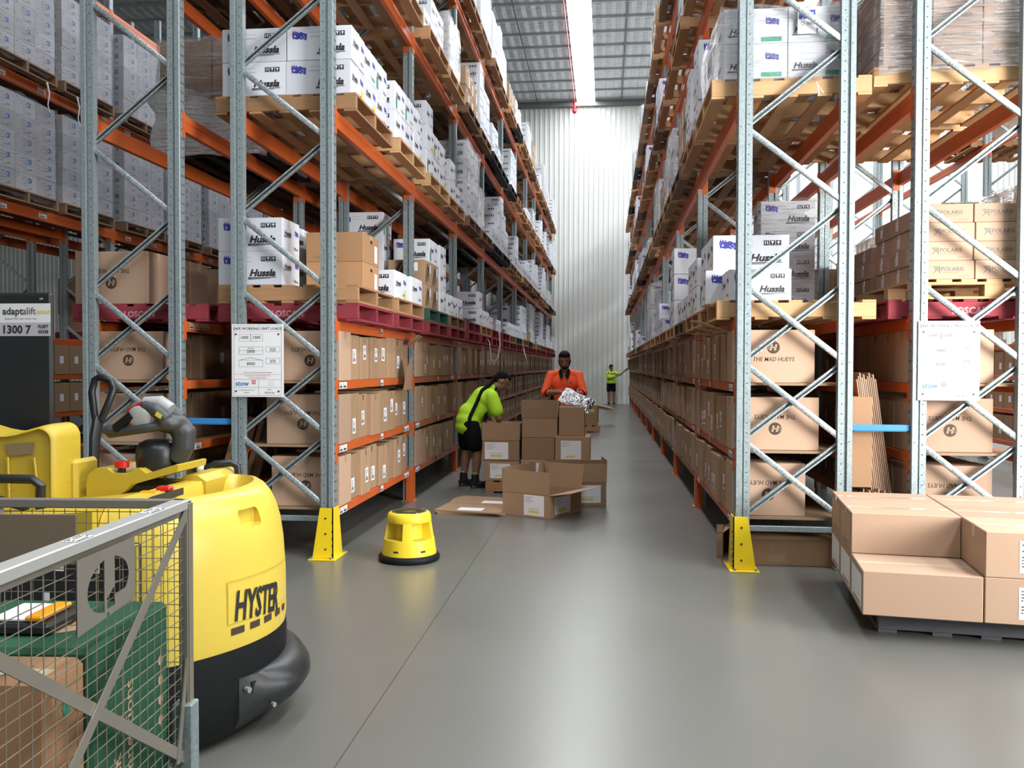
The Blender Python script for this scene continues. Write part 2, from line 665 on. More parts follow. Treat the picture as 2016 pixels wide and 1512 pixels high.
mb = MB(); pitch = 1.15
ys = []; y = -6.9
while y < WALL_Y: ys.append(y); y += pitch
for (xa, xb) in roof_x():
    V = []; F = []; n = 0
    for yy in ys:
        for t in (0, .25, .5, .75):
            z = CEIL - .03 - .075 * math.sin(PI * t)
            V += [(xa, yy + t * pitch, z), (xb, yy + t * pitch, z)]; n += 1
    for i in range(n - 1): F.append((2 * i, 2 * i + 1, 2 * i + 3, 2 * i + 2))
    mb.add(V, F, 'foil_insulation', True)
structure(mb.build('ceiling'), 'silver foil roof insulation held between steel purlins')
mb = MB()
for yy in ys: mb.box(-28, yy - .035, CEIL - .11, 22, yy + .035, CEIL + .06, 'purlin')
for xx in (-24, -18.5, -10.2, -6.4, -2.75, .62, 3.4, 8.4, 14): mb.box(xx - .02, -7, CEIL - .13, xx + .02, WALL_Y, CEIL - .1, 'roof_beam')
structure(mb.build('trim_purlins'), 'steel roof purlins and bridging rods')
mb = MB()
for i, (a, b) in enumerate(SKY):
    m_ = 'skylight_sheet' if i == 0 else 'skylight_sheet_added'
    zc = CEIL - .145
    mb.quad((a, -6.9, zc), (a, WALL_Y, zc), (b, WALL_Y, zc), (b, -6.9, zc), m_)
    for e_ in (a, b): mb.quad((e_, -6.9, zc), (e_, WALL_Y, zc), (e_, WALL_Y, CEIL + .06), (e_, -6.9, CEIL + .06), 'purlin')
structure(mb.build('window_1'), 'bright translucent skylight strip in the roof, side strips added for ambient light')
mb = MB(); mb.box(-28, WALL_Y - .22, CEIL - .32, 22, WALL_Y - .04, CEIL + .06, 'roof_beam'); structure(mb.build('trim_roof_beam'), 'dark steel beam along the top of the far wall')

# sprinkler pipes
mb = MB(); mb.tube([(-1.24, -4, CEIL - .27), (-1.24, WALL_Y - .3, CEIL - .27)], .018, 'sprinkler_red', 8)
for yy in range(0, 34, 3): mb.tube([(-1.24, yy + .5, CEIL - .27), (-1.24, yy + .5, CEIL - .16)], .012, 'sprinkler_red', 6)
tag(mb.build('sprinkler_pipe'), 'thin red sprinkler pipe running beside the central skylight', 'pipe')
mb = MB(); mb.tube([(-1.24, WALL_Y - .5, CEIL - .28), (-1.24, WALL_Y - .5, CEIL - .62)], .06, 'sprinkler_red', 10)
mb.ball((-1.24, WALL_Y - .5, CEIL - .62), .09, 'sprinkler_red'); mb.tube([(-1.42, WALL_Y - .5, CEIL - .42), (-1.06, WALL_Y - .5, CEIL - .42)], .05, 'sprinkler_red', 8)
tag(mb.build('pipe_valve'), 'red pipe fitting hanging where skylight meets far wall', 'valve')
mb = MB(); mb.tube([(-5.4, 4, 9.6), (-5.4, WALL_Y - .3, 9.6)], .045, 'sprinkler_red', 8)
tag(mb.build('sprinkler_pipe'), 'red sprinkler pipe under the dark roof left of the racks', 'pipe')

# ================================================================== pallet racking
Y0, BAY, W = 6.48, 2.754, .84
ROWS = dict(A=(-2.954, -2.114), B=(-4.21, -3.37), C=(-8.15, -7.31), G=(-9.41, -8.57), D=(.974, 1.814), E=(2.226, 3.066), F=(6.17, 7.01))
NB = 10
POST_H = 7.75
LOW = [.37, .87, 1.38]
LEV = [1.86, 3.52, 5.14, 6.76]
NODE = [.372 + .582 * k for k in range(0, 13)]


def post_profile(flip):
    # x from the inner (frame) edge towards the outer edge, y depth
    P = [(0, 0), (.040, 0), (.043, .020), (.056, .020), (.060, -.008), (.095, -.008), (.1, 0), (.1, .075), (.094, .075), (.094, .006), (.0, .012), (0, .06), (-.006, .06), (-.006, 0)]
    return [(-x, y) for x, y in P] if flip else P


def add_post(mb, x, outer, holes):
    """x = outer edge; outer = +1 if the outer edge looks to +x"""
    flip = outer < 0
    base = x - .1 * outer
    P = [(base + a, b) for a, b in post_profile(flip)]
    if flip: P = P[::-1]
    mb.prism(P, 'Z', .012, POST_H, 'galvanised')
    mb.box(base - .02, -.02, 0, base + .1 * outer + .02 if outer > 0 else base + .02, .09, .012, 'galvanised') if outer > 0 else mb.box(x - .02, -.02, 0, base + .02, .09, .012, 'galvanised')
    if holes:
        z = .42
        while z < POST_H - .1:
            cx = base + .021 * outer
            mb.disc((cx, -.0012, z), X, Z, .0045, 'dark_gap', 6)
            mb.disc((x + .0012 * outer, .025, z + .02), Y * outer, Z, .006, 'dark_gap', 6, .011)
            mb.disc((x + .0012 * outer, .055, z + .02), Y * outer, Z, .006, 'dark_gap', 6, .011)
            z += .0737


def brace_between(mb, xa, za, xb, zb, y, opened):
    a = Vector((xa, y, za)); b = Vector((xb, y, zb)); d = (b - a); L = d.length; d.normalize()
    up = Vector((-d.z, 0, d.x))
    if up.z < 0: up = -up
    m = Matrix((( d.x, 0, up.x, a.x), (0, 1, 0, a.y), (d.z, 0, up.z, a.z), (0, 0, 0, 1)))
    h = .021
    if opened:
        mb.box(0, .014, -h, L, .017, h, 'galvanised', 0, m)
        mb.box(0, -.012, h - .004, L, .016, h, 'galvanised', 0, m)
        mb.box(0, -.012, -h, L, .016, -h + .004, 'galvanised', 0, m)
        mb.box(0, -.0125, h - .011, L, -.0095, h, 'galvanised_brace', 0, m)
        mb.box(0, -.0125, -h, L, -.0095, -h + .011, 'galvanised_brace', 0, m)
    else:
        mb.box(0, -.012, -h, L, .016, h, 'galvanised_brace', .003, m)


def frame_braces(pattern):
    """pattern 'A': above the crossed part the zig-zag starts on the right post; 'D': on the left"""
    out = []
    L, Rr = .052, W - .052
    n = NODE
    for k in range(3):      # crossed pairs, z from n0 to n3
        out.append((L, n[k + 1], Rr, n[k], False)); out.append((L, n[k], Rr, n[k + 1], True))
    for k in range(3, 12):
        up_left = (k - 3) % 2 == 0
        if pattern == 'D': up_left = not up_left
        if up_left: out.append((L, n[k + 1], Rr, n[k], False))
        else: out.append((L, n[k], Rr, n[k + 1], True))
    return out


FR = {}


def frame_mesh(pattern, near):
    if (pattern, near) in FR: return FR[(pattern, near)]
    mb = MB()
    add_post(mb, 0, -1, near); add_post(mb, W, 1, near)
    if not near:
        for xa, za, xb, zb, op in frame_braces(pattern): brace_between(mb, xa, za, xb, zb, .05 if op else .022, op)
    mb.box(.09, .02, .27, W - .09, .05, .312, 'galvanised', .003)
    FR[(pattern, near)] = mb.mesh('upright_frame')
    return FR[(pattern, near)]


BR = {}


def brace_mesh(args):
    if args not in BR:
        mb = MB(); xa, za, xb, zb, op = args
        brace_between(mb, xa, za, xb, zb, .05 if op else .022, op)
        for x_, z_ in ((xa, za), (xb, zb)):
            s_ = 1 if x_ < W / 2 else -1
            mb.tube([(x_ - .028 * s_, -.012, z_), (x_ - .028 * s_, .07, z_)], .0055, 'galvanised', 6)
        BR[args] = mb.mesh('brace')
    return BR[args]


def beam_mesh(kind, h, mat, side, label_seed):
    """beam along +Y, outer face at x=0 looking to side*X, top at z=0"""
    key = ('beam', kind, h, mat, side)
    if key in FR: return FR[key]
    mb = MB(); L = BAY - .075; s_ = side
    a, b = (-.05, 0) if s_ > 0 else (0, .05)
    mb.box(a, .075, -h, b, BAY, 0, mat, .004)
    if h > .1:
        mb.box((a if s_ < 0 else b) - (.004 if s_ < 0 else 0), .08, -h * .42, (a if s_ < 0 else b) + (0 if s_ < 0 else .004), BAY - .005, -h * .32, mat)
    c = .19 if h > .1 else .15
    xo = .004 * s_
    # connector plates at both ends
    p0, p1 = (-.1, .004) if s_ > 0 else (-.004, .1)
    mb.box(p0, BAY - .006, -c, p1, BAY - .001, .02, mat)
    mb.box(p0, .076, -c, p1, .081, .02, mat)
    q0, q1 = (0, .006) if s_ > 0 else (-.006, 0)
    mb.box(q0, BAY - .001, -c, q1, BAY + .034, .02, mat)
    mb.box(q0, .04, -c, q1, .08, .02, mat)
    FR[key] = mb.mesh('beam')
    return FR[key]


def code_label(n, w, h, seed, mat='paper'):
    key = ('code', n, w, h, seed, mat)
    if key in FR: return FR[key]
    rnd = random.Random(seed); mb = MB()
    for i in range(n):
        y0 = i * (w + .004)
        mb.rect((0, y0, 0), Y, Z, w, h, mat)
        mb.text(str(rnd.randint(10, 99)) + '-' + str(rnd.randint(10, 99)), (.0008, y0 + w * .08, h * .58), Y, Z, h * .36, 'ink_black', off=.0)
        yy = y0 + w * .1
        while yy < y0 + w * .8:
            ww = rnd.choice((.002, .003, .005)); mb.rect((.0008, yy, h * .12), Y, Z, ww, h * .34, 'ink_black'); yy += ww + rnd.choice((.002, .003))
    FR[key] = mb.mesh('code_label')
    return FR[key]


RACK = {}
RACK_LABEL = dict(
    A='galvanised and orange pallet rack lining the left side of the aisle',
    B='pallet rack standing back to back behind the left aisle rack',
    C='shaded pallet rack at far left holding wrapped grey cartons',
    G='darkest pallet rack at the far left edge behind the shaded rack',
    D='galvanised and orange pallet rack lining the right side of the aisle',
    E='sunlit pallet rack at right edge carrying the flat logo cartons',
    F='orange beamed pallet rack far right beyond the sunlit rack')
FRAMES = dict(A=range(0, 11), B=range(0, 9), C=range(1, 10), G=range(1, 5), D=range(0, 11), E=range(0, 8), F=range(1, 9))


def yb(k): return Y0 + k * BAY


for r, (x0, x1) in ROWS.items():
    root = empty('pallet_rack', (x0, Y0, 0)); RACK[r] = root
    tag(root, RACK_LABEL[r], 'rack')
    pat = 'A' if r in 'AEC' else 'D'
    for k in FRAMES[r]:
        near = k == 0 and r in 'ABDE' or (k == 1 and r in 'AD')
        f = obj('upright_frame', frame_mesh(pat, near), root, (0, k * BAY, 0))
        if near:
            for i, br in enumerate(frame_braces(pat)): obj('brace', brace_mesh(br), f)
    rnd = random.Random(ord(r))
    aisle = {'A': 1, 'B': -1, 'C': 1, 'G': -1, 'D': -1, 'E': 1, 'F': -1}[r]
    specs = []
    front = {'A': range(0, 10), 'B': range(0, 3), 'C': range(1, 8), 'G': range(1, 3), 'D': range(0, 10), 'E': range(0, 4), 'F': range(1, 7)}[r]
    rear = {'A': range(0, 3), 'B': range(0, 5), 'C': range(1, 2), 'G': range(1, 3), 'D': range(0, 3), 'E': range(0, 5), 'F': range(1, 3)}[r]
    for k in front: specs += [(k, aisle, z, i) for i, z in enumerate(LOW + LEV)]
    for k in rear: specs += [(k, -aisle, z, i) for i, z in enumerate(LOW + LEV)]
    for k, sd, z, i in specs:
        h = .07 if i < 3 else (.085 if i == 3 else .135)
        mat = 'orange_dusty' if (i < 4 and k >= 1 and r in 'AD') else 'orange_paint'
        b = obj('beam', beam_mesh('b', h, mat, sd, 0), root, ((x1 - x0) if sd > 0 else 0, k * BAY, z))
        if sd == aisle and i < 4 and k < 6 and r in 'AD' or (r in 'B' and k == 0 and i < 4 and sd != aisle):
            for yy, n in ((.12, 2 if i < 3 else 4), (BAY - .42, 2), (BAY * .5, 1)):
                if rnd.random() < .25: continue
                me = code_label(n, .1 if i < 3 else .085, .052, rnd.randint(0, 2), 'paper' if i < 3 else 'print_beige')
                l = obj('code_label', me, b, (.0065 * sd, yy if sd > 0 else yy + .2, -.062))
                if sd < 0: l.rotation_euler = (0, 0, PI)
        if sd == aisle and r == 'C' and i in (4, 5) and k < 5:
            for yy in (.35, 1.1, 2.2):
                l = obj('code_label', code_label(1, .16, .06, 5 + i, 'paper'), b, (.006, yy, -.10))
    # shelf boards on the low levels
    kk = {'A': range(0, 10), 'D': range(0, 10), 'B': range(0, 4), 'E': range(0, 4), 'C': range(1, 5)}.get(r, [])
    mb = MB(); mb.box(.05, .08, -.004, W - .05, BAY - .01, .0, 'particle_board'); mb.box(.0501, .08, -.018, W - .0501, BAY - .01, -.004, 'particle_board')
    sm = mb.mesh('shelf_board')
    for k in kk:
        for z in LOW: obj('shelf_board', sm, root, (0, k * BAY, z))

# foot protectors on the aisle posts
mb = MB()
mb.box(0, -.02, .0, .008, .1, .34, 'orange_paint'); mb.box(-.07, -.022, .0, .008, -.012, .34, 'orange_paint'); mb.box(-.09, -.03, 0, .03, .12, .01, 'orange_paint')
gp = mb.mesh('post_protector')
for k in range(1, 10):
    o = obj('post_protector', gp, RACK['A'], (W, k * BAY, 0))
    o = obj('post_protector', gp, RACK['D'], (0, k * BAY, 0)); o.scale = (-1, 1, 1)

# blue row spacers between the back-to-back racks
def spacer(xa, xb, label):
    mb = MB(); mb.box(xa, 0, 0, xb, .04, .045, 'blue_paint', .003); mb.box(xa + .02, .005, -.004, xb - .02, .035, .0, 'blue_paint')
    tag(mb.build('row_spacer', loc=(0, Y0 + .02, 1.033)), label, 'spacer')


spacer(-3.37, -2.954, 'bright blue steel spacer bar joining the two left rack frames')
spacer(1.814, 2.226, 'bright blue steel spacer bar joining the two right rack frames')

# load signs
def swl(x, y, z, label):
    mb = MB(); w, h = .425, .575
    mb.rect((0, 0, 0), X, Z, w, h, 'white_paint', .003)
    root = mb.build('load_sign', loc=(x, y, z)); tag(root, label, 'sign')
    b = MB(); o = -.0042
    def ln(xa, za, xb, zb, m='ink_grey', t=.0016):
        if abs(xa - xb) > abs(za - zb): b.rect((xa, o, za - t / 2), X, Z, xb - xa, t, m)
        else: b.rect((xa - t / 2, o, min(za, zb)), X, Z, t, abs(zb - za), m)
    def frame(xa, za, xb, zb, m='ink_grey'): ln(xa, za, xb, za, m); ln(xa, zb, xb, zb, m); ln(xa, za, xa, zb, m); ln(xb, za, xb, zb, m)
    def tx(t, xx, zz, s_, m='ink_grey', al='C', bold=0): b.text(t, (xx, o, zz), X, Z, s_, m, al, off=0, bold=bold)
    frame(.018, .012, w - .018, h - .012, 'ink_black')
    ln(.018, h - .06, w - .018, h - .06, 'print_red'); tx('SAFE WORKING UNIT LOADS', w / 2, h - .046, .03, 'ink_black', bold=.01)
    frame(.06, .44, .155, .495); frame(.158, .44, .255, .495); tx('1000', .107, .458, .034, bold=.01); tx('1000', .206, .458, .034, bold=.01)
    frame(.06, .335, .255, .365); frame(.06, .335, .255, .395); tx('300 UDL', .157, .379, .014); tx('2000', .157, .348, .034, bold=.01)
    frame(.06, .238, .255, .29); b.poly([(.06, .29), (.157, .312), (.255, .29), (.255, .288), (.157, .309), (.06, .288)], (0, o, 0), X, Z, 'ink_grey'); tx('8900', .157, .25, .034, bold=.01)
    frame(.28, .355, .395, .395); tx('525', .337, .362, .034, bold=.01); frame(.28, .262, .395, .305); tx('375', .337, .27, .034, bold=.01)
    tx('NOTE: ALL LOADS SHOWN ARE MAXIMUM', w / 2, .188, .012); ln(.018, .178, w - .018, .178, 'print_red')
    tx('THIS INSTALLATION CONFORMS WITH', w / 2, .163, .012, 'print_red'); tx('STEEL STORAGE RACKING', w / 2, .146, .012, 'print_red'); ln(.018, .138, w - .018, .138)
    tx('stow', .03, .088, .055, 'print_blue', 'L', .02)
    for i in range(3):
        for j in range(3): b.rect((.163 + i * .012, o, .1 + j * .012), X, Z, .008, .009, 'print_red')
    ln(.22, .012, .22, .138); ln(.018, .075, w - .018, .075)
    tx('For Assistance & Service', .12, .05, .013); tx('1300 000', .12, .03, .012); tx('PR24130', .31, .025, .022, 'ink_black'); tx('SERIAL', .31, .055, .012)
    for q in range(4): tx('-------------', .32, .088 + q * .011, .012)
    b.build('sign_print', root)
    for px, pz in ((.035, h - .08), (w - .04, h - .08), (.035, .045), (w - .04, .045)):
        b = MB(); b.tube([(px, -.008, pz), (px, .0, pz)], .007, 'ink_black', 8); b.build('screw', root)
    return root


swl(-2.938, Y0 - .016, 1.255, 'white safe working loads notice bolted to left rack frame')
swl(2.262, Y0 - .016, 1.262, 'white safe working loads notice bolted to sunlit right rack frame')

# yellow corner guards
def guard(x, side, label):
    """L shaped plate guard around the aisle corner of the first frame; side=+1 when the aisle is at +x"""
    root = empty('corner_guard', (x, Y0, 0)); tag(root, label, 'guard', 'yellow corner guards')
    s_ = side
    mb = MB(); t = .008
    P = [(-.135 * s_, .012), (.03 * s_, .012), (.03 * s_, .40), (-.075 * s_, .40)]
    if s_ < 0: P = P[::-1]
    mb.prism(P, 'Y', -.115, -.107, 'yellow_guard')
    Q = [(-.115, .012), (.12, .012), (.03, .40), (-.115, .40)]
    mb.prism(Q, 'X', .03 * s_ - (t if s_ > 0 else 0), .03 * s_ + (0 if s_ > 0 else t), 'yellow_guard')
    # scuffs along the bent edge
    for i in range(9):
        z = .03 + i * .03 + (i % 3) * .006
        mb.rect((.03 * s_ - .006 - (0 if i % 2 else .006), -.1158, z), X, Z, .005 + (i % 3) * .002, .014, 'ink_black')
    mb.build('guard_plate', root)
    b = MB()
    a_, c_ = (-.155 * s_, .06 * s_) if s_ > 0 else (.06 * s_, -.155 * s_)
    b.box(a_, -.165, 0, c_, .16, .01, 'yellow_guard', .002)
    b.build('base_flange', root)
    for z in (.08, .2, .32):
        b = MB(); b.tube([(-.03 * s_, -.119, z), (-.03 * s_, -.112, z)], .0075, 'ink_black', 10); b.build('bolt', root)
    for bx, by in ((-.13, -.145), (.02, -.145), (.045, .12)):
        b = MB(); b.tube([(bx * s_, by, .01), (bx * s_, by, .025)], .010, 'galvanised', 6); b.build('bolt', root)
    return root


guard(-2.114, 1, 'yellow steel corner guard at the foot of the left rack frame')
guard(.974, -1, 'yellow steel corner guard at the foot of the right rack frame')
# ================================================================== pallets
def pallet_mesh(mat, lod=0, word=None, style='bearer'):
    """1.165 m square, .145 high, origin at the centre of its underside, bearers along X"""
    mb = MB(); h = .5825
    if style == 'bearer':
        for y in (-h, -.0225, h - .045): mb.box(-h, y, .018, h, y + .045, .125, mat, .003)
        n = 7
        for i in range(n):
            x = -h + i * (1.165 - .1) / (n - 1)
            mb.box(x, -h + .002, .125, x + .1, h - .002, .145, mat)
        for i in (0, 1.6, 3, 4.4, 6):
            x = -h + i * (1.165 - .1) / 6
            mb.box(x, -h + .002, 0, x + .1, h - .002, .018, mat)
    else:   # block pallet
        for y in (-h, -.05, h - .1):
            for x in (-h, -.07, h - .14): mb.box(x, y, .018, x + .14, y + .1, .105, mat, .003)
            mb.box(-h, y, 0, h, y + .1, .018, mat); mb.box(-h, y, .105, h, y + .1, .125, mat)
        for i in range(7):
            x = -h + i * (1.165 - .11) / 6
            mb.box(x, -h + .001, .125, x + .11, h - .001, .145, mat)
    if word: mb.text(word, (0, -h, .038), X, Z, .068, 'print_pink', 'C', off=.002, bold=.035)
    return mb.mesh('pallet')


PAL = {
    'pine': pallet_mesh('pine'), 'fresh': pallet_mesh('pine_fresh'), 'old': pallet_mesh('pine_old'), 'red': pallet_mesh('pallet_red', word='LOSCAM'),
    'green': pallet_mesh('pallet_green'), 'black': pallet_mesh('pallet_black'), 'block': pallet_mesh('pine_fresh', style='block'), 'grey': pallet_mesh('pallet_grey'),
}
PALN = dict(pine='pine', fresh='pale pine', old='weathered brown', red='red painted', green='green painted', black='black', block='pale pine block', grey='grey')
RN = dict(A='left aisle rack', B='rack behind the left one', C='far left rack', D='right aisle rack', E='sunlit right rack', F='far right rack')
LVN = ['lowest', 'second', 'third', 'top']
HANG = .165


def detail_pallet(mat, word, loc, label, rz=0, style='bearer'):
    """near pallets: bearers and boards are parts"""
    root = empty('pallet', loc, rz); tag(root, label, 'pallet')
    h = .5825; mt = {'pine': 'pine', 'fresh': 'pine_fresh', 'old': 'pine_old', 'red': 'pallet_red', 'grey': 'pallet_grey'}[mat]
    for y in (-h, -.0225, h - .045):
        b = MB(); b.box(-h, y, .018, h, y + .045, .125, mt, .003)
        if word and y == -h: b.text(word, (0, -h, .038), X, Z, .068, 'print_pink', 'C', off=.002, bold=.035)
        b.build('bearer', root)
    for i in range(7):
        b = MB(); x = -h + i * (1.165 - .1) / 6
        b.box(x, -h + .002, .125, x + .1, h - .002, .145, mt, .002); b.build('top_board', root)
    for i in (0, 1.6, 3, 4.4, 6):
        b = MB(); x = -h + i * (1.165 - .1) / 6
        b.box(x, -h + .002, 0, x + .1, h - .002, .018, mt); b.build('bottom_board', root)
    return root


PALLETS = []
def pallet(r, k, slot, lv, z, kind, dx=0.0, dy=0.0):
    x0, x1 = ROWS[r]
    cx = (x0 + x1) / 2 + dx; cy = yb(k) + .12 + .5825 + slot * 1.3 + dy
    pos = 'upper ' if z - LEV[lv] > .1 else ('lower ' if lv == 0 and r in 'AE' and k < 1 or (r == 'A' and lv == 0) else '')
    lab = f'{pos}{PALN[kind]} pallet, {LVN[lv]} level, {RN[r]}, {ORD[k]} bay'
    grp = None
    near = (r in 'AD' and k == 0 and lv < 2) or (r == 'E' and k == 0 and lv == 0 and kind == 'red' and slot == 0)
    if near:
        lab = f'{pos}{PALN[kind]} pallet, {LVN[lv]} level, {RN[r]}, nearest bay {"front" if slot == 0 else "back"}'
        detail_pallet(kind, 'LOSCAM' if kind == 'red' else None, (cx, cy, z), lab)
        return cx, cy
    o = obj('pallet', PAL[kind], None, (cx, cy, z))
    if slot == 0 and k < 3: lab = lab.replace(' bay', ' bay front')
    elif k < 3: lab = lab.replace(' bay', ' bay back')
    tag(o, lab, 'pallet', 'pallets: ' + lab)
    PALLETS.append(o)
    return cx, cy


# ================================================================== carton prototypes (origin = centre of underside, print on -Y/+Y ends and +-X sides)
def flag(mb, o, r, u, s, off=.0012):
    P = [(0, .62), (.08, .98), (.13, .72), (.22, .95), (.27, .72), (.36, .9), (.42, .7), (.60, .80), (.80, .66), (1, .62), (.97, .08), (.88, .02), (.82, .18), (.66, .1), (.52, .2), (.34, .14), (.14, .22), (.06, .16)]
    mb.poly([(a * s, b * s * .72) for a, b in P], o, r, u, 'flag_blue', off)
    for a, b, q in ((.2, .42, .06), (.62, .34, .035), (.78, .46, .035), (.72, .22, .035), (.85, .30, .03)):
        mb.disc(Vector(o) + Vector(r) * a * s + Vector(u) * b * s * .72, r, u, q * s, 'paper', 5, off=off + .0006)
    mb.poly([(.02 * s, .40 * s), (.3 * s, .44 * s), (.3 * s, .47 * s), (.02 * s, .43 * s)], o, r, u, 'print_red', off + .0006)


def icons(mb, o, r, u, s, off=.0012):
    o = Vector(o); r = Vector(r); u = Vector(u)
    for i in range(3):
        mb.rect(o + r * i * s * 1.12 + r.cross(u) * off, r, u, s, s, 'ink_black')
        q = o + r * i * s * 1.12 + r.cross(u) * (off + .0006)
        if i == 0: mb.rect(q + r * s * .22 + u * s * .25, r, u, s * .14, s * .6, 'paper'); mb.rect(q + r * s * .62 + u * s * .25, r, u, s * .14, s * .6, 'paper')
        elif i == 1:
            mb.poly([(s * .2, s * .85), (s * .8, s * .85), (s * .55, s * .4), (s * .55, s * .15), (s * .45, s * .15), (s * .45, s * .4)], q, r, u, 'paper')
        else:
            mb.rect(q + r * s * .44 + u * s * .12, r, u, s * .12, s * .6, 'paper'); mb.poly([(s * .15, s * .55), (s * .85, s * .55), (s * .5, s * .9)], q, r, u, 'paper')


def hussla(mb, o, r, u, s, lod):
    if lod:
        for q, hq in enumerate((.7, .42, .42, .42, .6, .42)): mb.poly([(s * (.1 + q * .47), 0), (s * (.38 + q * .47), 0), (s * (.5 + q * .47), s * hq), (s * (.22 + q * .47), s * hq)], o, r, u, 'ink_black', .0012)
        mb.rect(Vector(o) + Vector(r).cross(Vector(u)) * .0012 - Vector(u) * s * .24, r, u, s * 2.6, s * .08, 'ink_grey')
        return
    mb.text('Hussla', o, r, u, s, 'ink_black', 'L', shear=.32, bold=.045, sx=1.08)
    mb.poly([(-.25 * s, -.14 * s), (3.0 * s, -.10 * s), (3.0 * s, -.17 * s), (.1 * s, -.24 * s), (-.2 * s, -.42 * s), (-.12 * s, -.22 * s)], o, r, u, 'ink_black', .0012)
    mb.poly([(.0 * s, -.28 * s), (2.3 * s, -.24 * s), (2.3 * s, -.28 * s), (.0 * s, -.36 * s)], o, r, u, 'ink_black', .0012)


def carton_body(mb, w, d, h, mat, tape='clear_tape', lod=0):
    mb.box(-w / 2, -d / 2, 0, w / 2, d / 2, h, mat, 0 if lod else .004)
    if tape and not lod:
        mb.rect((-w / 2, -.025, h + .0006), X, Y, w, .05, tape)
        mb.rect((-w / 2 - .0006, .025, h - .06), -Y, Z, .05, .06, tape)
        mb.rect((w / 2 + .0006, -.025, h - .06), Y, Z, .05, .06, tape)


def white_mesh(lod=0, word='Hussla', seed=0):
    w, d, h = .54, .38, .27
    mb = MB(); carton_body(mb, w, d, h, 'white_board', 'paper', lod)
    for sg in (-1, 1):
        r = X * -sg; o = Vector((w / 2 * sg, d / 2 * sg, 0))   # face looking to sg*Y seen from outside: left corner
        if word == 'Hussla':
            flag(mb, o + r * .045 + Z * .155, r, Z, .125)
            hussla(mb, o + r * .265 + Z * .072, r, Z, .075, lod)
        else:
            mb.text(word, o + r * .16 + Z * .07, r, Z, .075, 'ink_black', 'L', sx=1.2)
        if lod:
            for q in range(3): mb.rect(o + r * (.365 + .042 * q) + Z * .195 + r.cross(Z) * .0012, r, Z, .03, .03, 'ink_grey')
        else:
            icons(mb, o + r * .36 + Z * .19, r, Z, .038)
            c = o + r * .24 + Z * .205 + r.cross(Z) * .001
            mb.poly([(-.045, -.015), (.045, -.015), (.05, 0), (.045, .015), (-.045, .015), (-.05, 0)], c, r, Z, 'white_board', .0004)
            for q in ((-.046, .0155), (-.046, -.017)): mb.rect(c + r * q[0] + Z * q[1] + r.cross(Z) * .0006, r, Z, .092, .0016, 'ink_grey')
    for sg in (-1, 1):
        r = Y * sg; o = Vector((w / 2 * sg, -d / 2 * sg, 0))
        if word == 'Hussla': hussla(mb, o + r * .04 + Z * .14, r, Z, .052, lod)
        flag(mb, o + r * .27 + Z * .15, r, Z, .085)
        if not lod:
            for i in range(3): mb.rect(o + r * (.22 + .045 * i) + Z * .04 + r.cross(Z) * .001, r, Z, .03, .03 - .006 * i, 'ink_grey' if i else 'grey_board')
        if seed == 1: mb.rect(o + r * .30 + Z * .02 + r.cross(Z) * .0014, r, Z, .055, .09, 'yellow_label')
        if seed == 2: mb.rect(o + r * .02 + Z * .02 + r.cross(Z) * .0014, r, Z, .06, .10, 'print_green')
    return mb.mesh('white_carton')


def euro_mesh():
    w, d, h = .46, .36, .26
    mb = MB(); carton_body(mb, w, d, h, 'white_board', 'paper')
    for sg in (-1, 1):
        r = X * -sg; o = Vector((w / 2 * sg, d / 2 * sg, 0))
        flag(mb, o + r * .30 + Z * .13, r, Z, .10); hussla(mb, o + r * .04 + Z * .07, r, Z, .06, 0)
        mb.rect(o + r * .27 + Z * .012 + r.cross(Z) * .001, r, Z, .15, .035, 'print_green')
        r = Y * sg; o = Vector((w / 2 * sg, -d / 2 * sg, 0))
        hussla(mb, o + r * .05 + Z * .12, r, Z, .055, 0)
    return mb.mesh('white_carton')


def euro_sheet():
    mb = MB(); w, h = .135, .235
    mb.rect((0, 0, 0), X, Z, w, h, 'paper', .001)
    mb.text('Hussla Euro', (w / 2, -.0015, h - .045), X, Z, .026, 'ink_black', 'C', off=0, bold=.01)
    mb.rect((.008, -.0015, h - .125), X, Z, w - .016, .065, 'flag_blue')
    for q in range(2):
        mb.poly([(.008, h - .06 - .032 * q), (.05, h - .085 - .008 * q), (.05, h - .08 - .008 * q), (.012, h - .06 - .032 * q)], (0, -.0018, 0), X, Z, 'paper')
    mb.rect((.008, -.0019, h - .08), X, Z, .05, .006, 'print_red'); mb.rect((.028, -.0019, h - .095), X, Z, .006, .035, 'print_red')
    for a, b in ((.035, .105 + .01), (.085, .165), (.1, .15), (.092, .13), (.11, .155)): mb.disc((a, -.002, b), X, Z, .005, 'paper', 5)
    mb.disc((.035, -.0015, .075), X, Z, .014, 'ink_grey', 12); mb.disc((.035, -.0019, .075), X, Z, .011, 'paper', 12)
    for i in range(9): mb.rect((.065 + i * .006, -.0015, .065), X, Z, .003, .022, 'ink_black')
    return mb


def roundel(mb, c, r, u, rad, flip):
    c = Vector(c); r = Vector(r); u = Vector(u); n = r.cross(u)
    mb.disc(c, r, u, rad, 'ink_brown', 28, off=.0012)
    if flip: r = -r; u = -u
    o = c + n * .0019
    s_ = rad
    for a in (-.52, .18): mb.poly([(a * s_ - .1 * s_, -.5 * s_), (a * s_ + .2 * s_, -.5 * s_), (a * s_ + .42 * s_, .5 * s_), (a * s_ + .12 * s_, .5 * s_)], o, r, u, 'kraft_light')
    mb.poly([(-.45 * s_, -.1 * s_), (.42 * s_, -.1 * s_), (.46 * s_, .1 * s_), (-.4 * s_, .1 * s_)], o, r, u, 'kraft_light')
    for i in range(3): mb.rect(o - r * s_ * .92 + u * s_ * (-.28 + .25 * i), r, u, s_ * .36, s_ * .07, 'kraft_light')


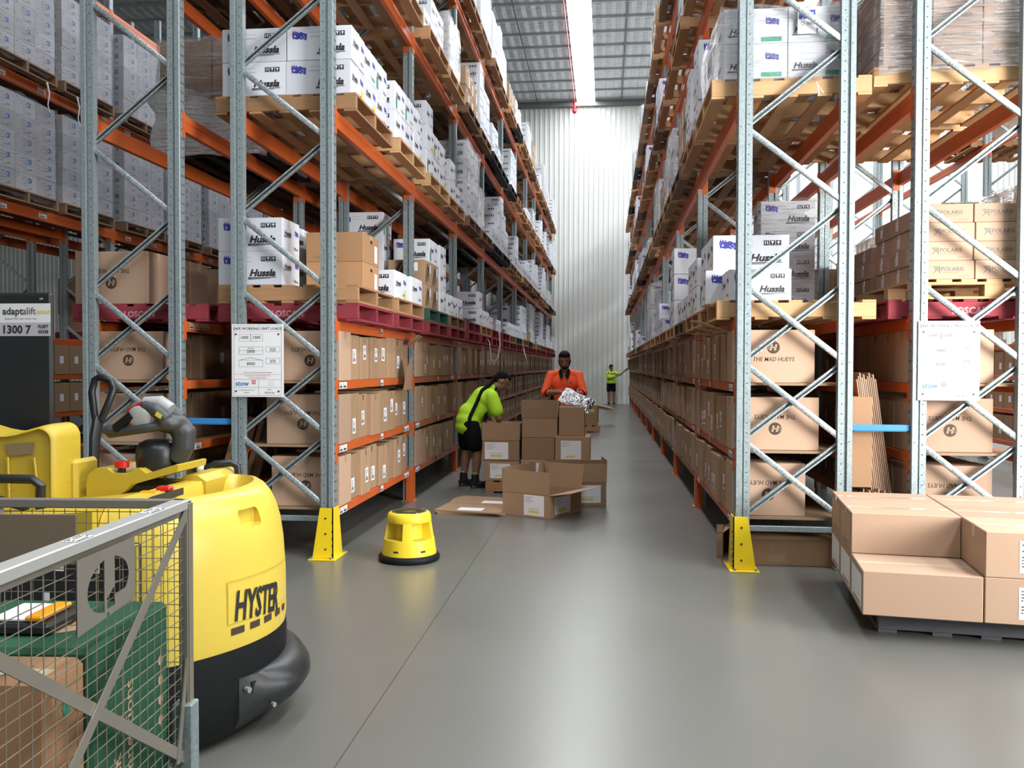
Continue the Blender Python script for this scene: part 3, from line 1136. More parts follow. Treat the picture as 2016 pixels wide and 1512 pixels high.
def mad_mesh(w, d, h, flip, mat='kraft_light'):
    mb = MB(); carton_body(mb, w, d, h, mat, 'tape')
    for sg in (-1, 1):
        r = X * -sg; o = Vector((0, d / 2 * sg, h * .52))
        u = Z
        n = r.cross(Z)
        cz = .06 if not flip else -.045
        roundel(mb, o + Z * cz, r, Z, .047, flip)
        rr, uu = (r, Z) if not flip else (-r, -Z)
        base = o + Z * (cz + (-.105 if not flip else .105))
        mb.text('THE MAD HUEYS', base, rr, uu, .047, 'ink_brown', 'C', bold=.004, shear=.12, sx=.86)
    return mb.mesh('kraft_carton')


def shelf_mesh(w, d, h, seed, lod=0):
    """shelf carton; the sticker is separate unless lod"""
    mb = MB(); carton_body(mb, w, d, h, 'kraft', 'tape', lod)
    rnd = random.Random(seed)
    for sg in (-1, 1):
        if not lod:   # closure seam and corner creases down the visible end
            mb.rect((w / 2 * sg + .0006 * sg, -.012 * sg, .01), Y * sg, Z, .024, h - .02, 'tape')
        else:
            y = rnd.uniform(-.06, .04); z = rnd.uniform(.06, .16)
            mb.rect((w / 2 * sg + .001 * sg, y, z), Y * sg, Z, .075, .1, 'paper')
    return mb.mesh('kraft_carton')


def sticker_mesh(seed):
    rnd = random.Random(seed); mb = MB(); w, h = .075, .10
    mb.rect((0, 0, 0), Y, Z, w, h, 'paper')
    for i in range(4): mb.rect((.0006, .012, h - .022 - i * .012), Y, Z, w * rnd.uniform(.3, .65), .005, 'ink_grey')
    y = .012
    while y < w - .015: ww = rnd.choice((.002, .004)); mb.rect((.0006, y, .012), Y, Z, ww, .025, 'ink_black'); y += ww + .003
    return mb.mesh('paper_label')


def polaris_mesh():
    w, d, h = .345, .385, .139
    mb = MB(); carton_body(mb, w, d, h, 'kraft_tan' if False else 'kraft_light', 'clear_tape')
    for sg in (-1, 1):
        r = X * -sg; o = Vector((w / 2 * sg, d / 2 * sg, 0))
        c = o + r * .055 + Z * .045
        s_ = .05
        for q in range(3):
            a = q * .24 * s_
            mb.poly([(a * .8, s_ - a), (s_ - a, s_ - a), (s_ - a, a * 1.2), (s_ - a - .1 * s_, a * 1.2 + .05 * s_), (s_ - a - .1 * s_, s_ - a - .12 * s_), (a * .8 + .05 * s_, s_ - a - .12 * s_)], c, r, Z, 'ink_grey', .0012)
        mb.poly([(0, 0), (.08 * s_, 0), (.52 * s_, .40 * s_), (.44 * s_, .46 * s_)], c, r, Z, 'ink_grey', .0012)
        mb.text('POLARIS', o + r * .115 + Z * .062, r, Z, .042, 'ink_grey', 'L')
        mb.rect(o + r * .118 + Z * .05 + r.cross(Z) * .0012, r, Z, .12, .004, 'ink_faint')
        mb.rect(o + r * .24 + Z * .022 + r.cross(Z) * .0012, r, Z, .07, .004, 'ink_faint')
        r = Y * sg; o = Vector((w / 2 * sg, -d / 2 * sg, 0))
        mb.rect(o + r * .15 + Z * .03 + r.cross(Z) * .0012, r, Z, .06, .07, 'paper')
        for q in range(4): mb.rect(o + r * .158 + Z * (.042 + q * .014) + r.cross(Z) * .0018, r, Z, .03 + .006 * (q % 2), .004, 'ink_grey')
    return mb.mesh('kraft_carton')


def grey_mesh(seed, lod=0):
    w, d, h = .36, .385, .235
    rnd = random.Random(seed)
    mb = MB(); carton_body(mb, w, d, h, 'grey_board', None if lod else 'clear_tape', lod)
    for face in range(2):
        r = X if face == 0 else Y; o = Vector((-w / 2, -d / 2, 0)) if face == 0 else Vector((w / 2, -d / 2, 0))
        L = w if face == 0 else d
        n = r.cross(Z) * .0012
        mb.rect(o + r * L * .58 + Z * .12 + n, r, Z, .065, .06, 'print_blue' if rnd.random() < .7 else 'ink_grey')
        mb.rect(o + r * L * .62 + Z * .135 + n * 1.5, r, Z, .012, .03, 'paper')
        for q in range(5):
            x_ = rnd.uniform(.02, L * .5); mb.rect(o + r * x_ + Z * (.03 + q * .036) + n, r, Z, rnd.uniform(.05, .12), .005, 'ink_faint' if q % 2 else 'ink_grey')
        mb.rect(o + r * L * .62 + Z * .04 + n, r, Z, .05, .006, 'ink_grey'); mb.rect(o + r * L * .62 + Z * .055 + n, r, Z, .06, .006, 'ink_grey')
        mb.rect(o + r * .03 + Z * .2 + n, r, Z, .02, .012, 'ink_black')
    return mb.mesh('grey_carton')


def plain_mesh(w, d, h, mat='kraft', word=None):
    mb = MB(); carton_body(mb, w, d, h, mat, 'tape')
    if word:
        for sg in (-1, 1):
            r = X * -sg; o = Vector((w / 2 * sg, d / 2 * sg, 0))
            mb.text(word, o + r * .06 + Z * .03, r, Z, .04, 'ink_faint', 'L', shear=.2, bold=.01)
            r = Y * sg; o = Vector((w / 2 * sg, -d / 2 * sg, 0))
            mb.rect(o + r * (d - .12) + Z * .03 + r.cross(Z) * .001, r, Z, .07, .16, 'paper')
            mb.disc(o + r * d * .5 + Z * (h - .06) + r.cross(Z) * .001, r, Z, .03, 'ink_black', 10, .018)
    return mb.mesh('kraft_carton')


def swirl_mesh():
    w, d, h = .40, .36, .26
    mb = MB(); carton_body(mb, w, d, h, 'kraft', 'tape')
    rnd = random.Random(4)
    for sg in (-1, 1):
        for r, o, L in ((X * -sg, Vector((w / 2 * sg, d / 2 * sg, 0)), w), (Y * sg, Vector((w / 2 * sg, -d / 2 * sg, 0)), d)):
            mb.text('R', o + r * L * .25 + Z * .05, r, Z, .22, 'ink_brown', 'L', shear=.4, bold=.01)
            mb.text('//', o + r * L * .02 + Z * .03, r, Z, .28, 'ink_brown', 'L', shear=.3, bold=.02)
            mb.rect(o + r * L * .66 + Z * .14 + r.cross(Z) * .0018, r, Z, .06, .09, 'paper')
    return mb.mesh('kraft_carton')


PROTO = {
    'white': [white_mesh(0, seed=i) for i in (0, 0, 1, 2)], 'drag': [white_mesh(0, 'DRAG')], 'white_lo': [white_mesh(1)],
    'euro': [euro_mesh()], 'polaris': [polaris_mesh()], 'grey': [grey_mesh(1), grey_mesh(2), grey_mesh(5)], 'grey_lo': [grey_mesh(3, 1)],
    'kraft': [plain_mesh(.5, .4, .27, word='AVIO-4')], 'swirl': [swirl_mesh()],
    'tan': [plain_mesh(.5, .4, .27, 'kraft_tan', 'AVIO-4')],
}
NOM = {'white': (.54, .38, .27), 'drag': (.54, .38, .27), 'euro': (.46, .36, .26), 'polaris': (.345, .385, .139), 'grey': (.36, .385, .235), 'kraft': (.5, .4, .27), 'tan': (.5, .4, .27), 'swirl': (.40, .36, .26)}
DESC = {'white': 'white black-logo carton', 'drag': 'white carton printed DRAG', 'euro': 'film-wrapped white carton', 'polaris': 'flat logo carton', 'grey': 'wrapped grey carton', 'kraft': 'kraft carton', 'tan': 'tan kraft carton', 'swirl': 'kraft carton with brown swirls'}
CLASS = {'white': 'W', 'drag': 'W', 'euro': 'W', 'polaris': 'P', 'grey': 'G', 'kraft': 'S', 'tan': 'S', 'swirl': 'S'}
PL = []          # every carton placement; sorted by distance afterwards


def put(kind, cx, cy, z, w, d, h, label, group=None, rz=0.0, mesh=None, extra=None, cls=None):
    dist = math.hypot(cx, cy) + .15 * abs(z - 1.5)
    if 'shadow' in label or 'behind the left' in label or RN['C'] in label or RN['F'] in label: dist *= 1.7
    PL.append(dict(kind=kind, loc=(cx, cy, z), dim=(w, d, h), rz=rz, label=label, group=group, dist=dist, mesh=mesh, extra=extra, cls=cls or CLASS[kind], n=len(PL)))


LAYN = ['bottom layer', 'second layer', 'third layer', 'fourth layer', 'fifth layer', 'sixth layer']


def grid_load(r, k, slot, lv, zbase, kind, nx, ny, heights, seed, dims=None, cen=None, near=False, jit=.006):
    """heights[iy][ix] layers; only the columns that can be seen are built"""
    rnd = random.Random(seed)
    side = 1 if r in 'ACE' else -1
    w, d, h = dims or NOM[kind]
    cx, cy = cen
    X0 = cx - nx * w / 2; Yf = cy - .5825 + .015
    ais = nx - 1 if side > 0 else 0
    if r == 'E': ais = 0
    for iy in range(ny):
        for ix in range(nx):
            if iy > 0 and ix != ais and not (near and iy == 1): continue
            H = heights[min(iy, len(heights) - 1)]
            H = H[ix] if isinstance(H, (tuple, list)) else H
            for iz in range(H):
                x = X0 + (ix + .5) * w + rnd.uniform(-jit, jit); y = Yf + (iy + .5) * d + rnd.uniform(-jit, jit) * .6
                row = ['front row', 'middle row', 'back row', 'rearmost row'][min(iy, 3)]
                colw = 'aisle side' if ix == ais else 'inner side'
                place = f'{LVN[lv]} level, {RN[r]}, {ORD[k]} bay'
                if k < 2 and r in 'ADE' and (ix == ais or iy == 0):
                    sl = 'front' if slot == 0 else 'back'
                    lab = f'{DESC[kind]}, {LAYN[iz]}, {row.split()[0]} {colw.split()[0]}, {sl} pallet, {LVN[lv]} level, {RN[r].replace(" rack","")}, {ORD[k]} bay'
                    grp = DESC[kind] + 's, ' + place
                    if ix != ais and nx > 2: grp = lab
                    g2 = lab if nx > 2 else grp
                else:
                    lab = f'{DESC[kind]}, {LAYN[iz]}, {place}'
                    g2 = lab
                if len(lab.split()) > 16: lab = ' '.join(lab.split()[:16]).rstrip(',')
                put(kind, x, y, zbase + iz * h, w * .985, d * .985, h * .992, lab, g2, rnd.uniform(-.015, .015))


def film(x0, x1, y0, y1, z0, z1, label, mat='stretch_film', puff=.02, seed=0, grp=None):
    """a wrinkled skin of stretch film round a load"""
    n = 10; mb = MB(); V = []; rows = 9
    P = []
    for a, b in (((x0, y0), (x1, y0)), ((x1, y0), (x1, y1)), ((x1, y1), (x0, y1)), ((x0, y1), (x0, y0))):
        for i in range(n): P.append((a[0] + (b[0] - a[0]) * i / n, a[1] + (b[1] - a[1]) * i / n))
    cx, cy = (x0 + x1) / 2, (y0 + y1) / 2
    for j in range(rows + 1):
        z = z0 + (z1 - z0) * j / rows
        for i, p in enumerate(P):
            v = Vector((p[0] * 3 + seed, p[1] * 3, z * 5))
            q = mnoise.noise(v) * puff + .012
            dx, dy = p[0] - cx, p[1] - cy; L = math.hypot(dx, dy)
            t = 1 + q / L
            zz = z + (mnoise.noise(v * 2.3) * .05 if j in (0, rows) else 0)
            V.append((cx + dx * t, cy + dy * t, zz))
    m = len(P); F = [(j * m + i, j * m + (i + 1) % m, (j + 1) * m + (i + 1) % m, (j + 1) * m + i) for j in range(rows) for i in range(m)]
    mb.add(V, F, mat, True)
    # top sheet
    tv = [V[rows * m + i] for i in range(m)]
    mb.add(tv + [(cx, cy, z1 + .01)], [(i, (i + 1) % m, m) for i in range(m)], mat, True)
    o = mb.build('stretch_wrap'); tag(o, label, 'plastic wrap', grp)
    return o


# ---------------------------------------------------------------- rack A and D pallet levels
def load_pallet(r, k, slot, lv):
    rnd = random.Random(1000 * ord(r) + 100 * k + 10 * lv + slot)
    z = LEV[lv]
    dx = rnd.uniform(-.02, .02); dy = rnd.uniform(-.02, .03)
    seed = rnd.randint(0, 9999)
    side = 1 if r == 'A' else -1
    spot = f'{LVN[lv]} pallet level, {RN[r]}, {ORD[k]} bay'
    # pallets
    if lv == 0 and r == 'A':
        kinds = ['red', 'fresh' if k < 2 else rnd.choice(['fresh', 'pine', 'red', 'old', 'green'])]
        if k == 1: kinds[1] = 'green' if slot == 0 else 'old'
        for i, kd in enumerate(kinds):
            kd = 'pine' if (k < 1 and i == 1) else kd
            c = pallet(r, k, slot, lv, z + .146 * i, kd, dx, dy)
        z += .146 * 2
    else:
        kd = rnd.choice(['pine', 'pine', 'old', 'fresh', 'pine', 'old', 'black' if k > 2 else 'pine'])
        if r == 'D' and k == 0: kd = 'pine' if slot else 'fresh'
        if r == 'D': dx = -.02 if lv else .03
        c = pallet(r, k, slot, lv, z, kd, dx, dy); z += .146
    # cartons
    ww, dd, hh = NOM['white']
    if r == 'A' and lv == 0 and k == 0:
        if slot == 0:
            for i in range(2):
                put('white', c[0] - .31, c[1] - .39, z + i * .27, .54, .38, .27, f'white carton with black logo, {"upper" if i else "lower"}, at left end of the nearest pallet', 'white cartons at the left end', .0)
                put('white', c[0] - .36, c[1] + .03, z + i * .27, .54, .38, .27, f'white carton, {"upper" if i else "lower"}, just behind the left end stack', 'white cartons behind the left end')
                put('tan', c[0] + .25, c[1] + .10, z + i * .235, .50, .50, .235 if i == 0 else .25, f'{"upper" if i else "lower"} tan kraft carton stacked beside white cartons on nearest left pallet', None)
        else:
            put('white', c[0] + .26, c[1] - .26, z, .54, .50, .27, 'white carton sitting alone behind the two tan kraft cartons', None)
            put('white', c[0] + .30, c[1] + .28, z, .54, .50, .262, 'white carton at aisle edge behind the single white one', None)
        return
    if r == 'A' and lv == 0 and k == 1 and slot == 0:
        for i, kd in enumerate(('kraft', 'drag', 'white', 'white')):
            put(kd, c[0] - .22, c[1] - .38, z + i * .27, .54, .38, .27, f'{DESC[kd]}, {LAYN[i]} of the tall stack behind the second left post', None)
        for i, kd in enumerate(('swirl', 'swirl')):
            put(kd, c[0] + .32, c[1] - .39, z + i * .27, .42, .38, .27, f'kraft carton with dark brown swirls, {"upper" if i else "lower"} of two at the aisle', None)
            put('swirl', c[0] + .32, c[1], z + i * .27, .42, .38, .27, f'swirled kraft carton, {"upper" if i else "lower"}, middle of the second bay pallet', None)
        for j in range(1):
            for i in range(3): put('white', c[0] + .28, c[1] + .39, z + i * .27, .54, .38, .27, f'white black-logo carton, {LAYN[i]}, behind the swirled kraft cartons', None)
        put('white', c[0] + .32, c[1] - .1, z + .54, .42, .46, .27, 'white black-logo carton on top of the swirled kraft cartons', None)
        return
    if r == 'A' and lv == 1 and k == 0:
        grid_load(r, k, slot, lv, z, 'white', 2, 3, [(2, 2), (2, 2), (2, 2)] if slot == 0 else [(2, 2), (2, 2), (2, 2)], seed, cen=c, near=True); return
    if r == 'A' and lv == 1 and k == 1 and slot == 0:
        grid_load(r, k, slot, lv, z, 'white', 2, 3, [3, 2, 2], seed, cen=c); return
    if r == 'A' and lv == 2 and k == 0:
        grid_load(r, k, slot, lv, z, 'white', 2, 3, [2, 3, 3] if slot else [2, 2, 2], seed, cen=c); return
    if r == 'D' and lv == 1 and k == 0 and slot == 0:
        for ix in range(2):
            for iy in range(3):
                if iy and ix: continue
                for iz in range(2):
                    put('euro', c[0] - .29 + ix * .47 + .03, c[1] - .39 + iy * .37, z + iz * .262, .465, .36, .26,
                        f'film-wrapped white carton, {["lower", "upper"][iz]} {["left", "right"][ix]}, {["front", "middle", "back"][iy]} row, on nearest right-hand raised pallet', None)
        film(c[0] - .52, c[0] + .44, c[1] - .575, c[1] + .54, z - .03, z + .545, 'clear stretch wrap round white cartons on nearest raised right pallet', 'stretch_film', .03, 3)
        o = euro_sheet().build('product_sheet', loc=(c[0] + .04, c[1] - .60, z + .31)); tag(o, 'white printed sheet with blue flag taped on wrapped white cartons', 'paper sheet')
        return
    if r == 'D' and lv == 0 and k == 0:
        if slot == 0:
            put('white', c[0] - .26, c[1] - .38, z, .46, .38, .235, 'white black-logo carton at front of nearest low right pallet', None)
            put('white', c[0] - .34, c[1] + .02, z, .56, .38, .27, 'lower white carton just behind the front one, right rack', None)
            put('white', c[0] - .26, c[1] + .05, z + .27, .60, .40, .285, 'larger white carton on top, behind the front one, right rack', None)
            for i in range(2): put('white', c[0] - .32, c[1] + .42, z + i * .27, .5, .36, .27, f'white carton, {["lower", "upper"][i]}, at back of nearest low right pallet', None)
        else:
            for i in range(2):
                for j in range(2): put('white', c[0] - .30, c[1] - .05 + j * .43, z + i * .265, .52, .40, .262, f'white flag carton, {LAYN[i]}, {["front", "back"][j]} pair on back pallet, nearest right bay', None)
            for i in range(4): put('white', c[0] + .22, c[1] - .32, z + i * .25, .48, .38, .25, f'white black-logo carton, {LAYN[i]} of the inner wrapped stack, right rack', None)
            film(c[0] - .04, c[0] + .48, c[1] - .51, c[1] - .13, z + .02, z + 1.0, 'clear wrap round inner stack of white cartons, right rack')
        return
    if r == 'D' and lv == 0 and k == 1:
        if slot == 0: grid_load(r, k, slot, lv, z, 'white', 2, 3, [(1, 1), (1, 2), (1, 2)], seed, cen=c)
        else:
            for i in range(3): put('white', c[0] - .30, c[1] - .38, z + i * .32, .56, .40, .315, f'tall white flag carton, {LAYN[i]}, neat stack of three on right rack', None)
            grid_load(r, k, slot, lv, z, 'white', 2, 2, [(3, 3), (3, 3)], seed, cen=(c[0], c[1] + .42))
        return
    t = rnd.random()
    if k >= 2 and rnd.random() < .10: return                      # an empty pallet
    H = rnd.choice([1, 2, 2, 3, 3, 4] if lv < 3 else [2, 3, 3, 4, 4])
    if lv == 1 and k in (1, 2) and r == 'A': H = [3, 2, 4, 3][(k - 1) * 2 + slot]
    gap = rnd.choice([0, 0, .12, .3]) if k >= 1 else 0
    ny = 3 if gap < .2 else 2
    c = (c[0] - side * rnd.choice([0, 0, .04, .12]), c[1] + gap)
    if t < .66:
        hs = []
        for _ in range(3):
            h1 = max(1, H - rnd.choice([0, 0, 1, 2])); h2 = max(1, h1 - rnd.choice([0, 0, 1]))
            hs.append((h2, h1) if side > 0 else (h1, h2))
        grid_load(r, k, slot, lv, z, 'white', 2, ny, hs, seed, cen=c)
    elif t < .90:
        ny_ = ny
        grid_load(r, k, slot, lv, z, 'white', 2, ny_, [H] * 3, seed, cen=c)
        film(c[0] - .55, c[0] + .55, c[1] - .58, c[1] - .5675 + ny_ * .38 + .01, z - .05, z + H * .27 + .01, f'cloudy stretch wrap round white cartons, {spot}', 'stretch_film_dense' if rnd.random() < .6 else 'stretch_film', .04, seed, f'wrap {spot}')
    else:
        grid_load(r, k, slot, lv, z, 'kraft', 2, ny, [min(H, 3)] * 3, seed, dims=(.54, .38, .27), cen=c)


for r in 'AD':
    for k in range(NB):
        for lv in range(4):
            for slot in range(2):
                load_pallet(r, k, slot, lv)

# ---------------------------------------------------------------- rack A and D picking shelves
SHW = {0: .57, 1: .61, 2: .49}
SHEL = {}
for lv in range(3):
    SHEL[lv] = shelf_mesh(SHW[lv], .285, .40, lv)
SHEL['lo'] = shelf_mesh(.56, .285, .40, 9, 1)
STK = [sticker_mesh(i) for i in range(5)]
LOWN = ['bottom', 'middle', 'upper']


def shelf_row(r, k, lv):
    side = 1 if r == 'A' else -1
    x0, x1 = ROWS[r]
    rnd = random.Random(77 * ord(r) + 10 * k + lv)
    y = yb(k) + .125; i = 0; end = yb(k + 1) - .01
    face = (x1 + .01) if side > 0 else (x0 - .01)
    while y + .27 < end:
        d = rnd.uniform(.265, .305); h = rnd.uniform(.37, .405)
        if i == 0: d, h = .30, .40
        if y + d > end: break
        if i > 0 and rnd.random() < .035: y += d * .8; i += 1; continue
        w = SHW[lv] + (rnd.uniform(-.02, .02) if i else 0)
        push = rnd.uniform(-.03, .015) if i else 0
        if i == 0 and r == 'D': push = 0
        cx = face + push - side * w / 2
        z = LOW[lv] + .001
        nm = f'{LOWN[lv]} shelf, {RN[r]}, {ORD[k]} bay'
        tilt = rnd.uniform(-.03, .03) if i else 0
        if i == 0:
            if k == 0 or True:
                flip = not (r == 'D' and lv == 2)
                lab = f'large kraft carton with round brown logo, {nm}'
                if r == 'D': w = [.545, .64, .605][lv]
                cx = (face - side * w / 2)
                mk = ('mad', lv, r, flip)
                if mk not in SHEL: SHEL[mk] = mad_mesh(w, .30, .40, flip)
                put('kraft', cx, y + d / 2, z, 1, 1, 1, lab, lab, 0, mesh=SHEL[mk], extra='st' if k < 3 else None, cls='S')
        else:
            lab = f'narrow kraft carton in row, {nm}'
            put('kraft', cx, y + d / 2, z, w / SHW[lv], d / .285, h / .40, lab, lab, tilt, mesh=SHEL[lv], extra=('st', side, rnd.randint(0, 4), rnd.uniform(-.07, .0), rnd.uniform(.04, .2), w / 2) if rnd.random() < .85 and k < 5 else None, cls='S')
        y += d + rnd.uniform(.002, .016); i += 1


for r in 'AD':
    for k in range(NB):
        for lv in range(3): shelf_row(r, k, lv)

# ---------------------------------------------------------------- rack B (behind the left rack)
def simple_row(r, k, levels, side, w=.6, print_first=True):
    x0, x1 = ROWS[r]
    for lv in levels:
        y = yb(k) + .125; i = 0
        rnd = random.Random(5 * ord(r) + k * 7 + lv)
        while y + .3 < yb(k + 1):
            d = .30; h = .395
            cx = (x0 + .02 + w / 2) if side < 0 else (x1 + .01 - w / 2)
            nm = f'{LOWN[lv]} shelf, {RN[r]}, {ORD[k]} bay'
            if i == 0 and print_first:
                lab = f'large kraft carton with round logo, {nm}'
                mk = ('mad', 'B', lv == 9)
                if mk not in SHEL: SHEL[mk] = mad_mesh(.60, .30, .40, True)
                put('kraft', cx, y + d / 2, LOW[lv] + .001, 1, 1, 1, lab, lab, 0, mesh=SHEL[mk], cls='S')
            else:
                lab = f'kraft carton in shadow, {nm}'
                put('kraft', cx, y + d / 2, LOW[lv] + .001, w / SHW[0], d / .285, h / .4, lab, lab, rnd.uniform(-.02, .02), mesh=SHEL[0], cls='S')
            y += d + rnd.uniform(.01, .03); i += 1
            if r == 'C' and i > 8: break


for k in range(0, 3): simple_row('B', k, (0, 1, 2), -1)
for k in range(1, 4): simple_row('C', k, (1, 2), 1, .5, False)
for k in range(0, 3): simple_row('E', k, (0, 1, 2), -1, .6)
for k in range(1, 6): simple_row('F', k, (0, 1, 2), -1, .6, False)

# rack B pallet level
for slot in (0, 1):
    c = pallet('B', 0, slot, 0, LEV[0], 'red')
    for i in range(3):
        if slot == 1 and i == 2: continue
        mk = ('mad', 'B', False)
        put('kraft', c[0] - .25 + .06 * i * 0, c[1] - .40 + i * .36, LEV[0] + .146, 1.06, 1.12, 1.08, f'large kraft carton on red pallet behind left rack, {["front", "middle", "back"][i]} of {["nearer", "farther"][slot]} pallet', None, .05 * (i % 2), mesh=SHEL[mk], cls='S')
for k in (1, 2, 3):
    for slot in (0, 1):
        c = pallet('B', k, slot, 0, LEV[0], 'red' if k < 3 else 'old')
        grid_load('B', k, slot, 0, LEV[0] + .146, 'kraft' if (k + slot) % 2 else 'white', 2, 3, [3, 3, 3], k * 3 + slot, dims=(.54, .38, .27), cen=c)
# rack B second pallet level: a messy wrapped load at the back of the nearest bay
c = pallet('B', 0, 1, 1, LEV[1], 'black', -.02, .05)
for iz in range(4):
    for iy in range(3):
        for ix in (0, 1):
            if iy and not ix: continue
            put('tan' if iz < 3 else 'kraft', c[0] - .27 + ix * .54, c[1] - .39 + iy * .38, LEV[1] + .146 + iz * .25, .52, .37, .248, f'wrapped kraft carton, {LAYN[iz]}, on black pallet high behind left rack', 'wrapped kraft cartons on the black pallet, layer %d' % iz)
film(c[0] - .57, c[0] + .57, c[1] - .6, c[1] + .58, LEV[1] + .02, LEV[1] + .66, 'crumpled thick clear wrap round lower part of load on black pallet', 'stretch_film_thick', .12, 7)
film(c[0] - .55, c[0] + .55, c[1] - .58, c[1] + .57, LEV[1] + .6, LEV[1] + 1.16, 'thin clear wrap round kraft cartons at top of black pallet load', 'stretch_film_dense', .05, 9)
for (k, slot, lv) in ((1, 0, 1), (1, 1, 1), (2, 0, 1), (2, 1, 1), (1, 0, 2), (2, 1, 2), (0, 1, 2), (3, 0, 1), (3, 1, 2)):
    c = pallet('B', k, slot, lv, LEV[lv], 'old')
    grid_load('B', k, slot, lv, LEV[lv] + .146, 'white' if k != 2 else 'kraft', 2, 3, [3, 3, 3], k * 7 + slot, dims=(.54, .38, .27), cen=c)
    film(c[0] - .56, c[0] + .56, c[1] - .59, c[1] + .58, LEV[lv] + .1, LEV[lv] + .97, f'silvery stretch wrap round cartons, {LVN[lv]} level, {RN["B"]}, {ORD[k]} bay', 'stretch_film', .03, k, f'wrap B {k} {lv}')

# ---------------------------------------------------------------- rack C: wrapped grey cartons
for k in range(1, 6):
    for lv in (1, 2):
        for slot in (0, 1):
            c = pallet('C', k, slot, lv, LEV[lv], 'old')
            n = 5
            grid_load('C', k, slot, lv, LEV[lv] + .146, 'grey', 3, 3, [n] * 3, k, cen=c, jit=.004)
            film(c[0] - .555, c[0] + .555, c[1] - .575, c[1] + .59, LEV[lv] + .08, LEV[lv] + .15 + n * .235, f'shiny stretch wrap round grey cartons, {LVN[lv]} level, {RN["C"]}, {ORD[k]} bay, {["front", "back"][slot]}', 'stretch_film_fine', .012, k * 3 + slot)
for k in (1, 2):
    if k == 1: continue
    for slot in (0, 1):
        c = pallet('C', k, slot, 0, LEV[0], 'red')
        grid_load('C', k, slot, 0, LEV[0] + .146, 'kraft', 2, 3, [2, 3, 3] if k == 1 else [3] * 3, k, dims=(.54, .38, .27), cen=c)

# ---------------------------------------------------------------- rack E: flat logo cartons
for slot in (0, 1):
    c0 = pallet('E', 0, slot, 0, LEV[0], 'red', .03)
    c = pallet('E', 0, slot, 0, LEV[0] + .146, 'block', .195)
    zz = LEV[0] + .292
    hs = (4, 4, 4) if slot == 0 else (3, 3, 3)
    for iy in range(3):
        for ix in range(3):
            if iy and ix: continue
            for iz in range(hs[ix]):
                put('polaris', c[0] - .3125 + ix * .352 - (0.012 * (iz % 2)), c[1] - .385 + iy * .385, zz + iz * .139, .345, .38, .138,
                    f'flat kraft logo carton, {LAYN[iz]}, {["left", "centre", "right"][ix]} column, {["front", "middle", "back"][iy]} row, sunlit rack, {["near", "far"][slot]} pallet', None)
for slot in (0, 1):
    c = pallet('E', 0, slot, 1, LEV[1] + .06, 'fresh', -.09)
    for iy in range(3):
        for ix in range(3):
            if iy and ix: continue
            for iz in range(5):
                put('polaris', c[0] - .345 + ix * .352, c[1] - .385 + iy * .385, LEV[1] + .206 + iz * .139, .345, .38, .138,
                    f'wrapped flat kraft carton, {LAYN[iz]}, {["left", "centre", "right"][ix]} column, {["front", "middle", "back"][iy]} row, raised {["near", "far"][slot]} pallet', None)
    film(c[0] - .54, c[0] + .54, c[1] - .60, c[1] + .60, LEV[1] + .15, LEV[1] + .206 + 5 * .139, f'streaky clear wrap round flat cartons on {["near", "far"][slot]} raised pallet, sunlit rack', 'stretch_film_dense', .03, 21 + slot)
for k in (1, 2):
    for slot in (0, 1):
        c = pallet('E', k, slot, 0, LEV[0], 'old')
        if k == 1:
            grid_load('E', k, slot, 0, LEV[0] + .146, 'kraft', 2, 3, [2, 2, 2], k, dims=(.54, .38, .27), cen=c)

# ---------------------------------------------------------------- rack F: a few wrapped loads
for (k, slot, lv, n) in ((1, 0, 2, 3), (2, 0, 1, 3), (2, 1, 1, 2), (3, 0, 2, 3), (3, 1, 1, 3), (4, 0, 0, 3), (2, 0, 0, 3), (3, 1, 0, 3), (5, 0, 1, 3)):
    c = pallet('F', k, slot, lv, LEV[lv], 'pine')
    grid_load('F', k, slot, lv, LEV[lv] + .146, 'kraft', 2, 3, [n] * 3, k, dims=(.54, .38, .27), cen=c)
    film(c[0] - .56, c[0] + .56, c[1] - .59, c[1] + .58, LEV[lv] + .1, LEV[lv] + .16 + n * .27, f'glossy stretch wrap round kraft cartons, {LVN[lv]} level, far right rack, {ORD[k]} bay', 'stretch_film', .03, k, f'wrap F {k} {lv}')

